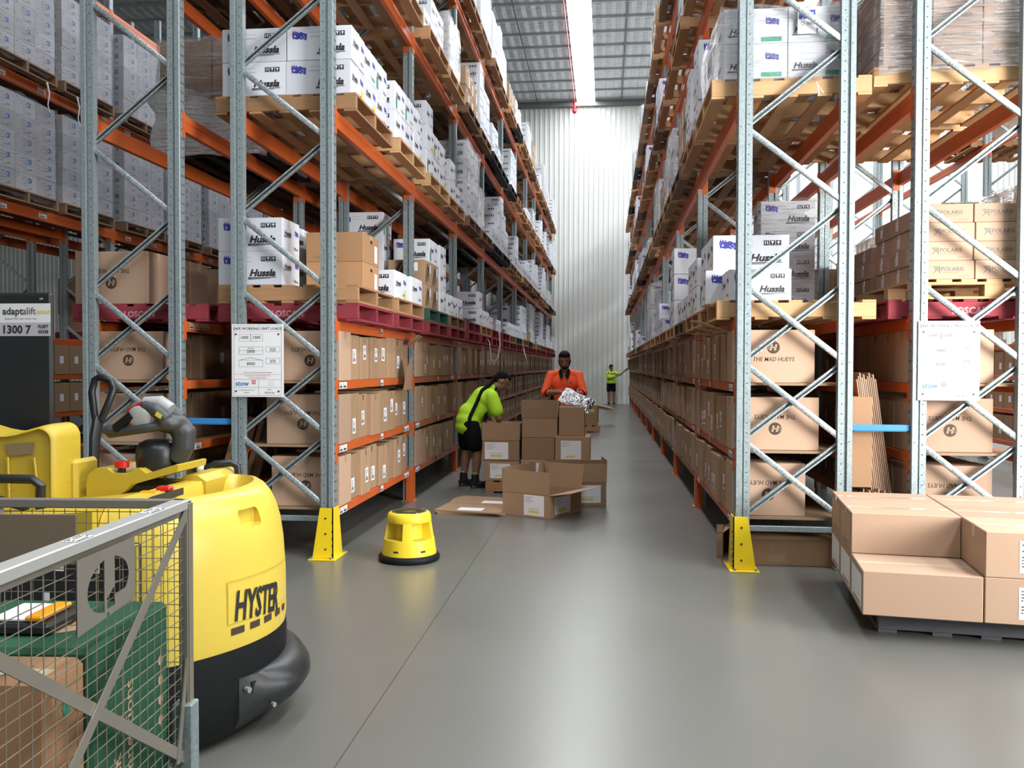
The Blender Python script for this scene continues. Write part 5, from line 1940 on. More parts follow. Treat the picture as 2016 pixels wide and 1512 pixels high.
# ================================================================== cartons on the grey pallet, lower right
RM = Matrix.Translation((1.405, 4.80, 0)) @ Matrix.Rotation(R(-7.5), 4, 'Z')
pl = detail_pallet('grey', None, (0, 0, 0), 'weathered grey pallet under long kraft cartons at lower right', 0)
pl.matrix_world = RM @ Matrix.Translation((.70, .79, 0))
for ix in range(2):
    for iy in range(3):
        for iz in range(2):
            if iz == 1 and ix == 0 and iy == 0: continue
            w, d, h = .597, .447, .243
            mb = MB(); carton_body(mb, w, d, h, 'kraft_light', None)
            mb.rect((-w / 2 + .01, -.03, h + .0006), X, Y, w - .02, .06, 'clear_tape'); mb.rect((-w / 2 - .0008, .03, h - .07), -Y, Z, .06, .07, 'clear_tape')
            mb.rect((-w / 2, -.001, h + .0009), X, Y, w, .002, 'ink_faint')
            o = mb.build('long_carton')
            o.matrix_world = RM @ Matrix.Translation(((ix + .5) * .603, (iy + .5) * .45, .147 + iz * .2445)) @ Matrix.Rotation(R(((ix * 7 + iy * 3 + iz * 5) % 5 - 2) * .25), 4, 'Z')
            lab = f'long kraft carton, {["lower", "upper"][iz]} layer, {["left", "right"][ix]} column, {["front", "middle", "back"][iy]} row, on the grey pallet'
            if ix == 0 and iy == 0: lab = 'long kraft carton with bare top at front left of the grey pallet'
            tag(o, lab, 'carton', 'long kraft cartons on the grey pallet')
            l = MB()
            if ix == 0:
                l.rect((-w / 2 - .0012, d / 2 - .035, .025), -Y, Z, d - .07, h - .06, 'paper' if iz == 0 else 'print_beige')
                l.rect((-w / 2 - .0018, d / 2 - .12, .035), -Y, Z, d - .2, .012, 'ink_faint'); l.build('end_label', o)
            elif iy == 0:
                l.rect((w / 2 - .435, -d / 2 - .0012, .03), X, Z, .2, .17, 'paper'); bits(l, (w / 2 - .43, -d / 2 - .0016, .06), X, Z, .12, .13, 8, 3 + iz, 'ink_grey'); l.build('paper_label', o)

# ================================================================== kick stool
st = empty('kick_stool', (-1.505, 6.46, 0)); tag(st, 'round yellow plastic kick stool with black rubber base ring', 'stool')
mb = MB(); mb.lathe([(.0, .012), (.205, .012), (.222, .0), (.236, .012), (.238, .035), (.225, .052), (.20, .056), (.0, .056)], 'black_rubber', 48); mb.build('base_ring', st)
mb = MB(); mb.lathe([(0, .04), (.212, .045), (.208, .075), (.194, .17), (.188, .172), (.0, .172)], 'yellow_stool', 48); mb.build('lower_body', st)
mb = MB(); mb.lathe([(0, .30), (.168, .30), (.172, .31), (.168, .345), (.160, .365), (.15, .372), (0, .376)], 'yellow_stool', 48); top = mb.build('top_step', st)
mb = MB()
for i in range(7):
    y = -.11 + i * .037; w = math.sqrt(.135 ** 2 - y * y)
    mb.box(-w, y - .006, .3755, w, y + .006, .3785, 'ink_black')
mb.build('grip_strips', top)
for a, hw in ((-82, 11), (-172, 15), (2, 15), (90, 26)):      # ribs between the foot openings
    mb = MB(); n = 8; P = [R(a - hw + 2 * hw * i / n) for i in range(n + 1)]
    V = [(.192 * math.cos(t), .192 * math.sin(t), .165) for t in P] + [(.168 * math.cos(t), .168 * math.sin(t), .315) for t in P]
    V += [(.10 * math.cos(t), .10 * math.sin(t), .165) for t in P] + [(.10 * math.cos(t), .10 * math.sin(t), .315) for t in P]
    m = n + 1; F = [(i, i + 1, m + i + 1, m + i) for i in range(n)] + [(2 * m + i + 1, 2 * m + i, 3 * m + i, 3 * m + i + 1) for i in range(n)]
    F += [(2 * m, 0, m, 3 * m), (n, 2 * m + n, 3 * m + n, m + n)]
    mb.add(V, F, 'yellow_stool'); mb.build('support_rib', st)
mb = MB(); mb.lathe([(.112, .17), (.105, .305)], 'yellow_stool', 32); mb.build('inner_wall', st)
mb = MB()
for a in range(0, 360, 12):
    t = R(a); mb.add([(.10 * math.cos(t), .10 * math.sin(t), .1735), (.182 * math.cos(t), .182 * math.sin(t), .1735), (.182 * math.cos(t + .06), .182 * math.sin(t + .06), .1735), (.10 * math.cos(t + .06), .10 * math.sin(t + .06), .1735)], [(0, 1, 2, 3)], 'foam_grey')
mb.build('tread_ridges', st)
for a in (-112, -52):
    mb = MB(); t0 = R(a); 
    V = [(.2065 * math.cos(t0 + q) , .2065 * math.sin(t0 + q), z) for z in (.082, .10) for q in (0, .1, .2)]
    mb.add(V, [(0, 1, 4, 3), (1, 2, 5, 4)], 'ink_brown')
    mb.build('castor_slot', st)

# ================================================================== opened cartons on the aisle floor
def panel(mb, o, r, u, w, h, mat='kraft', t=.004): mb.rect(o, r, u, w, h, mat, t)


def open_box(name, label, loc, rz, w, d, h, flaps, lab=None, group=None, top=False):
    """origin at the front left floor corner; flaps: dict side -> (length, degrees from straight up, outward +)"""
    root = empty(name, loc, rz); tag(root, label, 'carton', group)
    mb = MB(); t = .004
    mb.box(0, 0, 0, w, d, t, 'kraft')
    mb.box(0, 0, 0, w, t, h, 'kraft'); mb.box(0, d - t, 0, w, d, h, 'kraft'); mb.box(0, t, 0, t, d - t, h, 'kraft'); mb.box(w - t, t, 0, w, d - t, h, 'kraft')
    if top: mb.box(0, 0, h - .004, w, d, h, 'kraft_light'); mb.rect((0, d / 2 - .025, h + .0006), X, Y, w, .05, 'tape')
    mb.build('carton_body', root)
    for s_, (L, deg) in flaps.items():
        a = R(deg); b = MB()
        out = {'f': -Y, 'b': Y, 'l': -X, 'r': X}[s_]
        o_, r_, ww = {'f': (Vector((0, 0, h)), X, w), 'b': (Vector((w, d, h)), -X, w), 'l': (Vector((0, d, h)), -Y, d), 'r': (Vector((w, 0, h)), Y, d)}[s_]
        u_ = Z * math.cos(a) + out * math.sin(a)
        b.rect(o_, r_, u_, ww, L, 'kraft' if deg < 60 else 'kraft_light', .004); b.build('flap', root)
    if lab:
        for (s_, x_, z_, w_, h_) in lab:
            b = MB(); o_ = Vector((x_, -.0012, z_)) if s_ == 'f' else Vector((w + .0012, x_, z_)); r_ = X if s_ == 'f' else Y
            b.rect(o_, r_, Z, w_, h_, 'paper'); nn = r_.cross(Z) * .0006
            for q in range(4): b.rect(o_ + r_ * .012 + Z * (h_ - .025 - q * .018) + nn, r_, Z, w_ * (.3 if q % 2 else .42), .0035, 'ink_grey')
            b.rect(o_ + r_ * w_ * .22 + Z * h_ * .33 + nn, r_, Z, w_ * .55, .003, 'ink_grey')
            b.rect(o_ + r_ * w_ * .24 + Z * h_ * .14 + nn, r_, Z, w_ * .5, .022, 'yellow_label'); b.build('shipping_label', root)
    return root


a1 = math.atan2(8.287 - 8.557, -.532 + 1.025)
open_box('open_carton', 'open kraft carton with raised flaps nearest in the aisle', (-1.025, 8.557, 0), a1, .56, .62, .235,
         {'f': (.225, -2), 'b': (.25, 14), 'l': (.24, 2), 'r': (.25, 80)}, [('f', .26, .02, .24, .205), ('r', .1, .03, .3, .17)])
a2 = math.atan2(9.162 - 9.075, .024 + .544)
open_box('open_carton', 'open kraft carton standing to the right behind the nearest one', (-.60, 9.05, 0), a2, .63, .40, .26,
         {'f': (.20, 0), 'b': (.2, -4), 'r': (.24, 1), 'l': (.22, 10)}, [('f', .27, .04, .30, .19)])
# pallet and stacked cartons between the workers
pl = detail_pallet('pine', None, (-.82, 10.55, 0), 'pine pallet under stacked cartons between the two nearer workers', 0)
Zp = .146
def shut(label, x, y, z, w, d, h, rz=0.0, lab=True, mat='kraft'):
    mb = MB(); carton_body(mb, w, d, h, mat, 'tape'); o = mb.build('kraft_carton', loc=(x + w / 2, y + d / 2, z), rz=rz); tag(o, label, 'carton')
    if lab:
        b = MB(); ww = w * .58; hh = h * .74; o_ = Vector((-ww / 2 - .02, -d / 2 - .0012, .03)); b.rect(o_, X, Z, ww, hh, 'paper')
        for q in range(4): b.rect(o_ + X * .01 + Z * (hh - .02 - q * .016) - Y * .0006, X, Z, ww * (.3 if q % 2 else .45), .003, 'ink_grey')
        b.rect(o_ + X * ww * .25 + Z * .022 - Y * .0006, X, Z, ww * .45, .018, 'yellow_label'); b.build('shipping_label', o)
    return o
shut('closed labelled carton under the open one beside the bending worker', -1.415, 9.97, Zp, .42, .40, .235)
open_box('open_carton', 'open labelled carton the bending worker reaches into', (-1.44, 9.97, Zp + .237), 0, .44, .42, .245, {'f': (.205, 4), 'b': (.2, 6), 'r': (.2, 2), 'l': (.2, 5)}, [('f', .03, .02, .28, .20)])
shut('labelled carton at bottom of the middle stack', -.985, 10.0, Zp, .40, .42, .25)
shut('plain carton in the middle of the middle stack', -.975, 10.03, Zp + .252, .39, .40, .255, lab=False)
open_box('open_carton', 'tall open carton on top of the middle stack', (-.975, 10.05, Zp + .509), 0, .42, .40, .235, {'f': (.215, 1), 'b': (.2, 8), 'r': (.2, 5), 'l': (.2, 3)})
shut('labelled carton at bottom of the right stack', -.57, 9.98, Zp, .40, .42, .235)
shut('labelled carton with pale lid in the middle of the right stack', -.575, 9.97, Zp + .237, .41, .42, .295)
shut('tall plain carton on top of the right stack under the silver bag', -.535, 10.02, Zp + .534, .30, .34, .345, lab=False)
shut('plain carton hidden behind the left stack on the pallet', -1.37, 10.5, Zp, .5, .5, .5, lab=False)
# stapler like silver tool on the stack
mb = MB(); mb.box(-.02, -.05, 0, .02, .05, .03, 'charcoal', .006); mb.box(-.018, -.045, .03, .018, .03, .042, 'galvanised', .004)
o = mb.build('tape_dispenser', loc=(-1.04, 10.62, Zp + .501)); tag(o, 'small silver and black tape dispenser between the carton stacks', 'tape dispenser')

# foil bag
mb = MB(); n = 26
V = []
for side in (1, -1):
    for j in range(n + 1):
        for i in range(n + 1):
            u, v = i / n, j / n
            e = (math.sin(PI * u) * math.sin(PI * v)) ** .5
            V.append((u * .40 - .20, v * .27 - .135, side * (.045 * e + .018 * e * mnoise.noise(Vector((u * 7, v * 6, side * 3)))) + .02 * mnoise.noise(Vector((u * 3, v * 3, 9)))))
F = []; N = (n + 1) ** 2
for s_ in range(2):
    for j in range(n):
        for i in range(n):
            a = s_ * N + j * (n + 1) + i; q = (a, a + 1, a + n + 2, a + n + 1); F.append(q if s_ == 0 else q[::-1])
mb.add(V, F, 'foil', True)
o = mb.build('foil_bag'); o.matrix_world = Matrix.Translation((-.33, 10.22, 1.095)) @ Matrix.Rotation(R(18), 4, 'Y') @ Matrix.Rotation(R(38), 4, 'X') @ Matrix.Rotation(R(-8), 4, 'Z')
tag(o, 'crinkled silver foil bag handled by the worker in orange', 'foil bag')

# flattened cartons on the floor
for i in range(3):
    mb = MB(); P = [(-.35, -.48), (.34, -.55), (.36, .42), (-.30, .50)]
    mb.prism(P, 'Z', 0, .012, 'kraft'); 
    o = mb.build('flattened_carton'); o.matrix_world = Matrix.Translation((-1.36 + .015 * i, 8.98 - .02 * i, .001 + .0145 * i)) @ Matrix.Rotation(R(3 - 4 * i), 4, 'Z')
    tag(o, ['flattened carton at bottom of the floor stack left of the open carton', 'flattened carton in middle of the floor stack left of the open carton', 'flattened carton with white labels on top of the floor stack'][i], 'flattened carton')
    if i == 2:
        b = MB(); b.rect((-.12, -.46, .0128), X, Y, .26, .17, 'paper'); b.rect((.02, .02, .0128), X, Y, .24, .16, 'paper'); b.build('shipping_label', o)
        b = MB(); b.rect((-.33, -.06, .0132), X, Y, .66, .04, 'tape'); b.build('tape_strip', o)

# second pallet farther down the aisle
for i in range(1):
    o = obj('pallet', PAL['pine'], None, (-.70, 20.05, 0)); tag(o, 'pine pallet standing in the aisle behind the worker in orange', 'pallet')
for (x_, z_, w_, h_, lab) in ((-.66, .146, .50, .235, 'kraft carton at bottom right of the farther aisle pallet'), (-1.2, .146, .50, .235, 'kraft carton at bottom left of the farther aisle pallet'), (-.68, .382, .52, .24, 'dented kraft carton with yellow label on the farther aisle pallet'), (-1.22, .382, .52, .24, 'kraft carton at top left of the farther aisle pallet')):
    o = shut(lab, x_, 19.6, z_, w_, .5, h_, 0, False)
    if 'yellow' in lab: b = MB(); b.rect((.10, -.251, .08), X, Z, .09, .06, 'yellow_label'); b.build('small_label', o)
for i in range(3):
    mb = MB(); mb.box(-.55, -.4, 0, .55, .4, .012, 'kraft_light')
    o = mb.build('flattened_carton'); o.matrix_world = Matrix.Translation((-.42 + .05 * i, 21.6, .50 + .03 * i)) @ Matrix.Rotation(R(9 + 2 * i), 4, 'Y') @ Matrix.Rotation(R(4 * i), 4, 'Z')
    tag(o, ['lowest', 'middle', 'uppermost'][i] + ' flattened carton lying across the load behind the farther aisle pallet', 'flattened carton')
shut('kraft carton carrying flattened cartons behind the farther aisle pallet', -1.05, 21.3, 0, .9, .6, .44, 0, False)

# long carton under the right rack, torn carton beside it
mb = MB(); carton_body(mb, .74, .5, .205, 'kraft_inner', 'tape'); o = mb.build('kraft_carton', loc=(1.36, 6.82, .012 - .012)); tag(o, 'long low carton on the floor under the right rack', 'carton')
g = MB(); bits(g, (-.12, -.2512, .10), X, Z, .20, .07, 4, 3, 'ink_faint'); g.rect((-.12, -.2512, .03), X, Z, .12, .055, 'ink_faint'); g.build('carton_print', o)
open_box('open_carton', 'torn carton poking out under the right rack behind the guard', (.93, 6.80, 0), R(78), .35, .05, .20, {'f': (.09, 50), 'l': (.06, -20)})

# bundles of flat cartons in the gaps between the back-to-back racks
def flat_bundle(n, x, y, z, w, h, lean, label, group, step=.012, rz=90, mat='kraft_light'):
    for i in range(n):
        mb = MB(); hh = h + ((i * 7) % 5) * .012
        mb.box(-w / 2, 0, 0, w / 2, .008, hh, mat)
        o = mb.build('flat_carton'); o.matrix_world = Matrix.Translation((x + i * step, y, z)) @ Matrix.Rotation(R(lean), 4, 'Y') @ Matrix.Rotation(R(rz), 4, 'Z')
        tag(o, label, 'flat carton', group)


flat_bundle(11, 2.02, 6.95, .56, .55, .86, -8, 'flat carton standing on edge behind the blue bar between the right racks', 'flat cartons between the right racks', .0135)
flat_bundle(12, 1.90, 6.90, .02, .55, .52, 0, 'folded flat carton on the floor between the right racks', 'folded cartons on the floor between the right racks', .022)
mb = MB(); mb.box(1.84, 6.60, .60, 1.99, 7.0, 1.28, 'kraft_inner', .004); tag(mb.build('kraft_carton'), 'dark kraft carton standing beside the flat cartons, right racks', 'carton')
mb = MB(); mb.box(1.84, 6.62, 0, 2.20, 7.3, .01, 'kraft_inner')
for i in range(9):
    mb = MB(); mb.box(-.02, -.006, 0, .02 + .04 * (i % 2), .006, 1.0 + .03 * (i % 4), 'pine_old' if i % 3 else 'kraft_inner')
    o = mb.build('timber_slat'); o.matrix_world = Matrix.Translation((-3.32 + i * .035, 6.75 + .03 * (i % 3), .02)) @ Matrix.Rotation(R(14), 4, 'Y') @ Matrix.Rotation(R(-6), 4, 'X')
    tag(o, 'brown slat leaning in the gap between the two left racks', 'slat', 'slats leaning between the left racks')

# raised carton flaps sticking out over the shelves
def loose_flap(pts, loc, r, u, label, mat='kraft'):
    mb = MB(); o_ = Vector(loc); r = Vector(r).normalized(); u = Vector(u).normalized(); nn = r.cross(u).normalized() * .004
    V = [o_ + r * a + u * b for a, b in pts]; n = len(V)
    mb.add(V + [p + nn for p in V], [tuple(range(n))[::-1], tuple(range(n, 2 * n))] + [(i, (i + 1) % n, n + (i + 1) % n, n + i) for i in range(n)], mat)
    tag(mb.build('carton_flap'), label, 'cardboard flap')
loose_flap([(0, 0), (.34, 0), (.30, .20), (.17, .34), (.06, .22)], (-2.03, 8.45, 1.26), Y, (.12, 0, 1), 'pointed kraft flap raised in front of the second left shelf post')
loose_flap([(0, 0), (.26, 0), (.24, .12), (.02, .14)], (-2.04, 8.7, 1.74), Y, (.6, 0, .5), 'short kraft flap bent out under the left pallet beam')
for i, (y_, dx_) in enumerate(((6.75, .30), (6.95, .26), (7.35, .22))):
    loose_flap([(0, 0), (.26, 0), (.24, dx_), (.02, dx_ - .03)], (.965, y_, 1.775), Y, (-.85, 0, .28 - .12 * i), ['nearest', 'middle', 'farthest'][i] + ' kraft flap sticking out into the aisle from upper right shelf', 'kraft_light')

# plastic straps and loose film hanging from the loads
mb = MB(); mb.tube([(-2.0, 14.2, 2.05), (-1.93, 14.2, 1.9), (-1.90, 14.2, 1.62), (-1.86, 14.2, 1.55), (-1.78, 14.15, 1.66), (-1.74, 14.1, 1.85), (-1.76, 14.1, 2.15)], .016, 'paper', 6, sc=(1, .25))
tag(mb.build('plastic_strap'), 'loose white strap hanging in a loop from the left pallets', 'strap')
mb = MB(); mb.tube([(-1.97, 20.4, 2.2), (-1.93, 20.4, 1.85), (-1.85, 20.4, 1.6), (-1.86, 20.4, 1.45)], [.05, .06, .025, .01], 'paper', 6, sc=(1, .2))
tag(mb.build('plastic_strap'), 'torn white film dangling from left pallets farther down', 'strap')
mb = MB(); mb.tube([(1.55, 6.60, 3.68), (1.56, 6.585, 3.62), (1.575, 6.585, 3.54), (1.57, 6.585, 3.52)], .005, 'paper', 5); mb.tube([(1.56, 6.585, 3.61), (1.61, 6.585, 3.54)], .005, 'paper', 5)
tag(mb.build('film_tail'), 'knotted tail of wrap hanging over nearest raised right pallet', 'film tail')
for i, (y_, x_) in enumerate(((10.3, -7.15), (10.9, -7.13), (12.9, -7.12))):
    mb = MB(); mb.tube([(x_, y_, 5.14), (x_ + .02, y_ + .02, 5.0), (x_ + .01, y_, 4.85), (x_ + .03, y_ + .02, 4.75)], [.012, .009, .007, .004], 'paper', 5)
    tag(mb.build('film_tail'), ['nearest', 'middle', 'farthest'][i] + ' wisp of wrap hanging under the upper grey cartons', 'film tail')
# ================================================================== people
def hand(mb, wrist, d, palm_n, size=1.0, curl=.5, thumb_side=1):
    """palm and five fingers; d = pointing direction, palm_n = palm normal"""
    d = Vector(d).normalized(); pn = Vector(palm_n); pn = (pn - d * pn.dot(d)).normalized(); s = d.cross(pn).normalized() * thumb_side
    w = Vector(wrist); L = .19 * size
    pc = w + d * L * .27
    for t in (-.030, -.010, .010, .030):
        mb.tube([w + s * t * .55 * size, w + d * L * .25 + s * t * .9 * size, w + d * L * .5 + s * t * size], [.014 * size, .015 * size, .0135 * size], 'skin', 8)
        mb.ball(w + d * L * .5 + s * t * size, .0132 * size, 'skin', 8, 6); mb.ball(w + s * t * .55 * size, .0145 * size, 'skin', 8, 6)
    for k, (t, ln) in enumerate(((.032, .38), (.011, .43), (-.011, .40), (-.031, .31))):
        p = w + d * L * .5 + s * t * size; dd = d.copy(); r = .0088 * size; path = [p]; rs = [r * 1.12]
        for j in range(3):
            ang = curl * (.35 + .25 * j + .08 * k)
            dd = (dd * math.cos(ang) + pn * math.sin(ang)).normalized() if j == 0 else (dd * math.cos(curl * .5) + pn * math.sin(curl * .5)).normalized()
            p = p + dd * L * ln * (.42, .32, .26)[j]; path.append(p); rs.append(r * (1.02, .94, .8)[j])
        mb.tube(path, rs, 'skin', 8); 
        for q, rr_ in zip(path, rs): mb.ball(q, rr_ * .99, 'skin', 8, 6)
    p = w + d * L * .12 + s * .030 * size; dd = (d * .75 + s * .75 + pn * .25).normalized(); path = [p - s * .01, p + dd * L * .17, p + dd * L * .17 + (d * .9 + s * .3 + pn * .35).normalized() * L * .17, p + dd * L * .17 + (d * .9 + s * .2 + pn * .4).normalized() * L * .30]
    rs = [.013 * size, .0115 * size, .010 * size, .008 * size]
    mb.tube(path, rs, 'skin', 8)
    for q, rr_ in zip(path, rs): mb.ball(q, rr_ * .99, 'skin', 8, 6)


def head_parts(mb, c, fwd, up, s=1.0):
    """skull, jaw, nose, ears into the body builder"""
    f = Vector(fwd).normalized(); u = Vector(up); u = (u - f * u.dot(f)).normalized(); r = f.cross(u)
    m = Matrix((r, f, u)).transposed()
    def P(a, b, c_): return c + (r * a + f * b + u * c_) * s
    mb.ball(P(0, -.012, .025), (.074 * s, .092 * s, .088 * s), 'skin', 18, 12, m)
    mb.ball(P(0, .022, -.035), (.058 * s, .066 * s, .075 * s), 'skin', 16, 10, m)
    mb.ball(P(0, .05, -.075), (.034 * s, .032 * s, .026 * s), 'skin', 12, 8, m)
    mb.tube([P(0, .085, .012), P(0, .104, -.024), P(0, .092, -.034)], [.008 * s, .0125 * s, .012 * s], 'skin', 8); mb.ball(P(0, .099, -.027), .0135 * s, 'skin', 8, 6)
    for a in (-1, 1):
        mb.ball(P(.074 * a, -.008, -.012), (.012 * s, .018 * s, .03 * s), 'skin', 10, 8, m)
        mb.ball(P(.03 * a, .072, .022), (.02 * s, .012 * s, .009 * s), 'skin', 8, 6, m)
    return P, m


def face_parts(root, P, m, s, beard=False):
    mb = MB()
    for a in (-1, 1): mb.ball(P(.030 * a, .0735, .004), (.0105 * s, .006 * s, .005 * s), 'eye_white', 10, 8, m)
    mb.build('eyes', root)
    mb = MB()
    for a in (-1, 1): mb.ball(P(.030 * a, .080, .002), (.005 * s, .0015 * s, .005 * s), 'eye_dark', 8, 6, m)
    mb.build('pupils', root)
    mb = MB()
    for a in (-1, 1): mb.tube([P(.013 * a, .086, .021), P(.03 * a, .086, .027), P(.048 * a, .074, .021)], [.004 * s, .005 * s, .0035 * s], 'hair', 6)
    mb.build('eyebrows', root)
    mb = MB(); mb.tube([P(-.024, .076, -.058), P(0, .088, -.055), P(.024, .076, -.058)], [.003 * s, .0065 * s, .003 * s], 'lips', 8); mb.tube([P(-.02, .076, -.062), P(0, .087, -.064), P(.02, .076, -.062)], [.003 * s, .006 * s, .003 * s], 'lips', 8)
    mb.build('lips', root)
    if beard:
        mb = MB()
        mb.ball(P(0, .048, -.074), (.040 * s, .038 * s, .032 * s), 'hair', 14, 10, m)
        for a in (-1, 1): mb.tube([P(.066 * a, .0, -.01), P(.062 * a, .02, -.045), P(.04 * a, .05, -.075)], [.010 * s, .012 * s, .014 * s], 'hair', 8)
        mb.tube([P(-.022, .080, -.047), P(0, .092, -.043), P(.022, .080, -.047)], [.004, .0055, .004], 'hair', 6)
        fuse(mb, .006, 'beard', 'hair', 2, root)


# ------------------------------------------------ worker in orange
def man():
    root = empty('person', (-.535, 11.42, 0), R(0)); tag(root, 'person in orange work shirt with dark collar sorting a silver bag', 'person')
    b = MB(); sk = 'skin_dark'
    hip = Vector((0, 0, .93))
    # legs
    for a in (-1, 1):
        capsule(b, [Vector((.09 * a, 0, .92)), Vector((.11 * a, -.01, .50)), Vector((.12 * a, .02, .10))], [.088, .058, .042])
        capsule(b, [Vector((.12 * a, .02, .07)), Vector((.125 * a, -.13, .05))], [.042, .035])
    b.ball((0, 0, .95), (.155, .11, .12), sk, 16, 10); b.ball((0, .01, 1.12), (.145, .10, .16), sk, 16, 10); b.ball((0, .01, 1.30), (.175, .105, .14), sk, 16, 10)
    capsule(b, [Vector((0, .01, 1.38)), Vector((0, -.01, 1.50))], [.060, .056])
    hc = Vector((0, -.045, 1.585)); P, m = head_parts(b, hc, (.02, -1, -.42), (0, -.3, 1), 1.04)
    # arms: the right arm (picture left) bent across, the left reaching to the bag
    rs_, re, rw = Vector((-.185, .0, 1.385)), Vector((-.262, -.10, 1.145)), Vector((-.045, -.33, 1.165))
    ls_, le, lw = Vector((.185, .0, 1.385)), Vector((.255, -.12, 1.145)), Vector((.13, -.44, 1.14))
    for s_, e_, w_ in ((rs_, re, rw), (ls_, le, lw)): capsule(b, [s_, (s_ + e_) / 2, e_, (e_ + w_) / 2, w_], [.055, .048, .041, .038, .027])
    hand(b, rw, (rw - re) + Vector((.02, -.14, .0)), (.1, .2, -1), 1.0, .75, 1)
    hand(b, lw, (-.05, -1, -.05), (.0, .1, -1), 1.0, .8, -1)
    body = fuse(b, .0065, 'body', 'skin_dark', 2, root)
    face_parts(root, P, m, 1.04, True)
    h = MB()
    h.ball(P(0, -.022, .045), (.080, .092, .076), 'hair', 20, 12, m); h.ball(P(0, .03, .092), (.066, .058, .034), 'hair', 16, 8, m); h.ball(P(0, -.05, -.0), (.07, .055, .07), 'hair', 16, 8, m)
    fuse(h, .008, 'hair', 'hair', 2, root)
    # shirt
    s = MB(); o_ = 'hivis_orange'
    s.ball((0, .01, .98), (.178, .135, .12), o_, 20, 12); s.ball((0, .01, 1.12), (.176, .132, .20), o_, 20, 12); s.ball((0, .01, 1.27), (.186, .124, .16), o_, 20, 12)
    for s_, e_, w_ in ((rs_, re, rw), (ls_, le, lw)):
        capsule(s, [s_, (s_ + e_) / 2, e_ + (e_ - s_) * .0, e_ + (w_ - e_) * .22], [.064, .060, .055, .050], o_)
    capsule(s, [Vector((-.12, .01, 1.40)), Vector((.12, .01, 1.40))], [.062, .062], o_)
    shirt = fuse(s, .0085, 'shirt', 'hivis_orange', 12, root)
    c = MB()
    for s_, e_, w_ in ((rs_, re, rw), (ls_, le, lw)):
        p0 = e_ + (w_ - e_) * .20; p1 = e_ + (w_ - e_) * .27; c = MB(); c.tube([p0, p1], [.0545, .052], 'cloth_black', 14); c.build('cuff', shirt)
    pass
    c = MB()
    for a in (-1, 1):
        V = [(.010 * a, -.104, 1.375), (.030 * a, -.070, 1.44), (.058 * a, -.03, 1.462), (.066 * a, .02, 1.462), (.082 * a, .01, 1.440), (.078 * a, -.055, 1.425), (.060 * a, -.118, 1.375), (.040 * a, -.140, 1.335)]
        n = len(V); c.add(V + [(x_, y_ - .004, z_ + .004) for x_, y_, z_ in V], [(7, 0, 1, 6), (1, 2, 5, 6), (2, 3, 4, 5), (n + 6, n + 1, n, n + 7), (n + 6, n + 5, n + 2, n + 1), (n + 5, n + 4, n + 3, n + 2)] + [(i, (i + 1) % n, n + (i + 1) % n, n + i) for i in range(n)], 'cloth_black')
    c.tube([(-.064, .015, 1.455), (-.045, .055, 1.465), (0, .072, 1.468), (.045, .055, 1.465), (.064, .015, 1.455)], .009, 'cloth_black', 8)
    c.build('collar', shirt)
    c = MB()
    c.tube([(0, -.128, 1.375), (0, -.136, 1.27), (0, -.133, 1.17)], .0045, 'hivis_orange', 6)
    for z_ in (1.33, 1.26, 1.19): c.ball((0, -.142, z_), .005, 'ink_black', 8, 6)
    c.build('button_placket', shirt)
    c = MB(); c.ball((.085, -.128, 1.285), (.009, .004, .012), 'ink_black', 8, 6); c.build('chest_logo', shirt)
    for a in (-1, 1):
        c = MB(); c.tube([(.150 * a, -.085, 1.19), (.163 * a, -.06, 1.10), (.155 * a, -.05, 1.0)], [.010, .022, .022], 'cloth_black', 8); c.build('side_panel', shirt)
    t = MB()
    for a in (-1, 1): capsule(t, [Vector((.09 * a, 0, .90)), Vector((.11 * a, 0, .50)), Vector((.12 * a, .02, .09))], [.105, .082, .075], 'cloth_black')
    t.ball((0, 0, .93), (.17, .125, .10), 'cloth_black', 16, 10)
    fuse(t, .012, 'trousers', 'cloth_black', 3, root)
    for a in (-1, 1):
        t = MB(); t.ball((.122 * a, -.05, .052), (.052, .145, .05), 'leather_black', 16, 10); t.build('boot', root)
    return root


man()


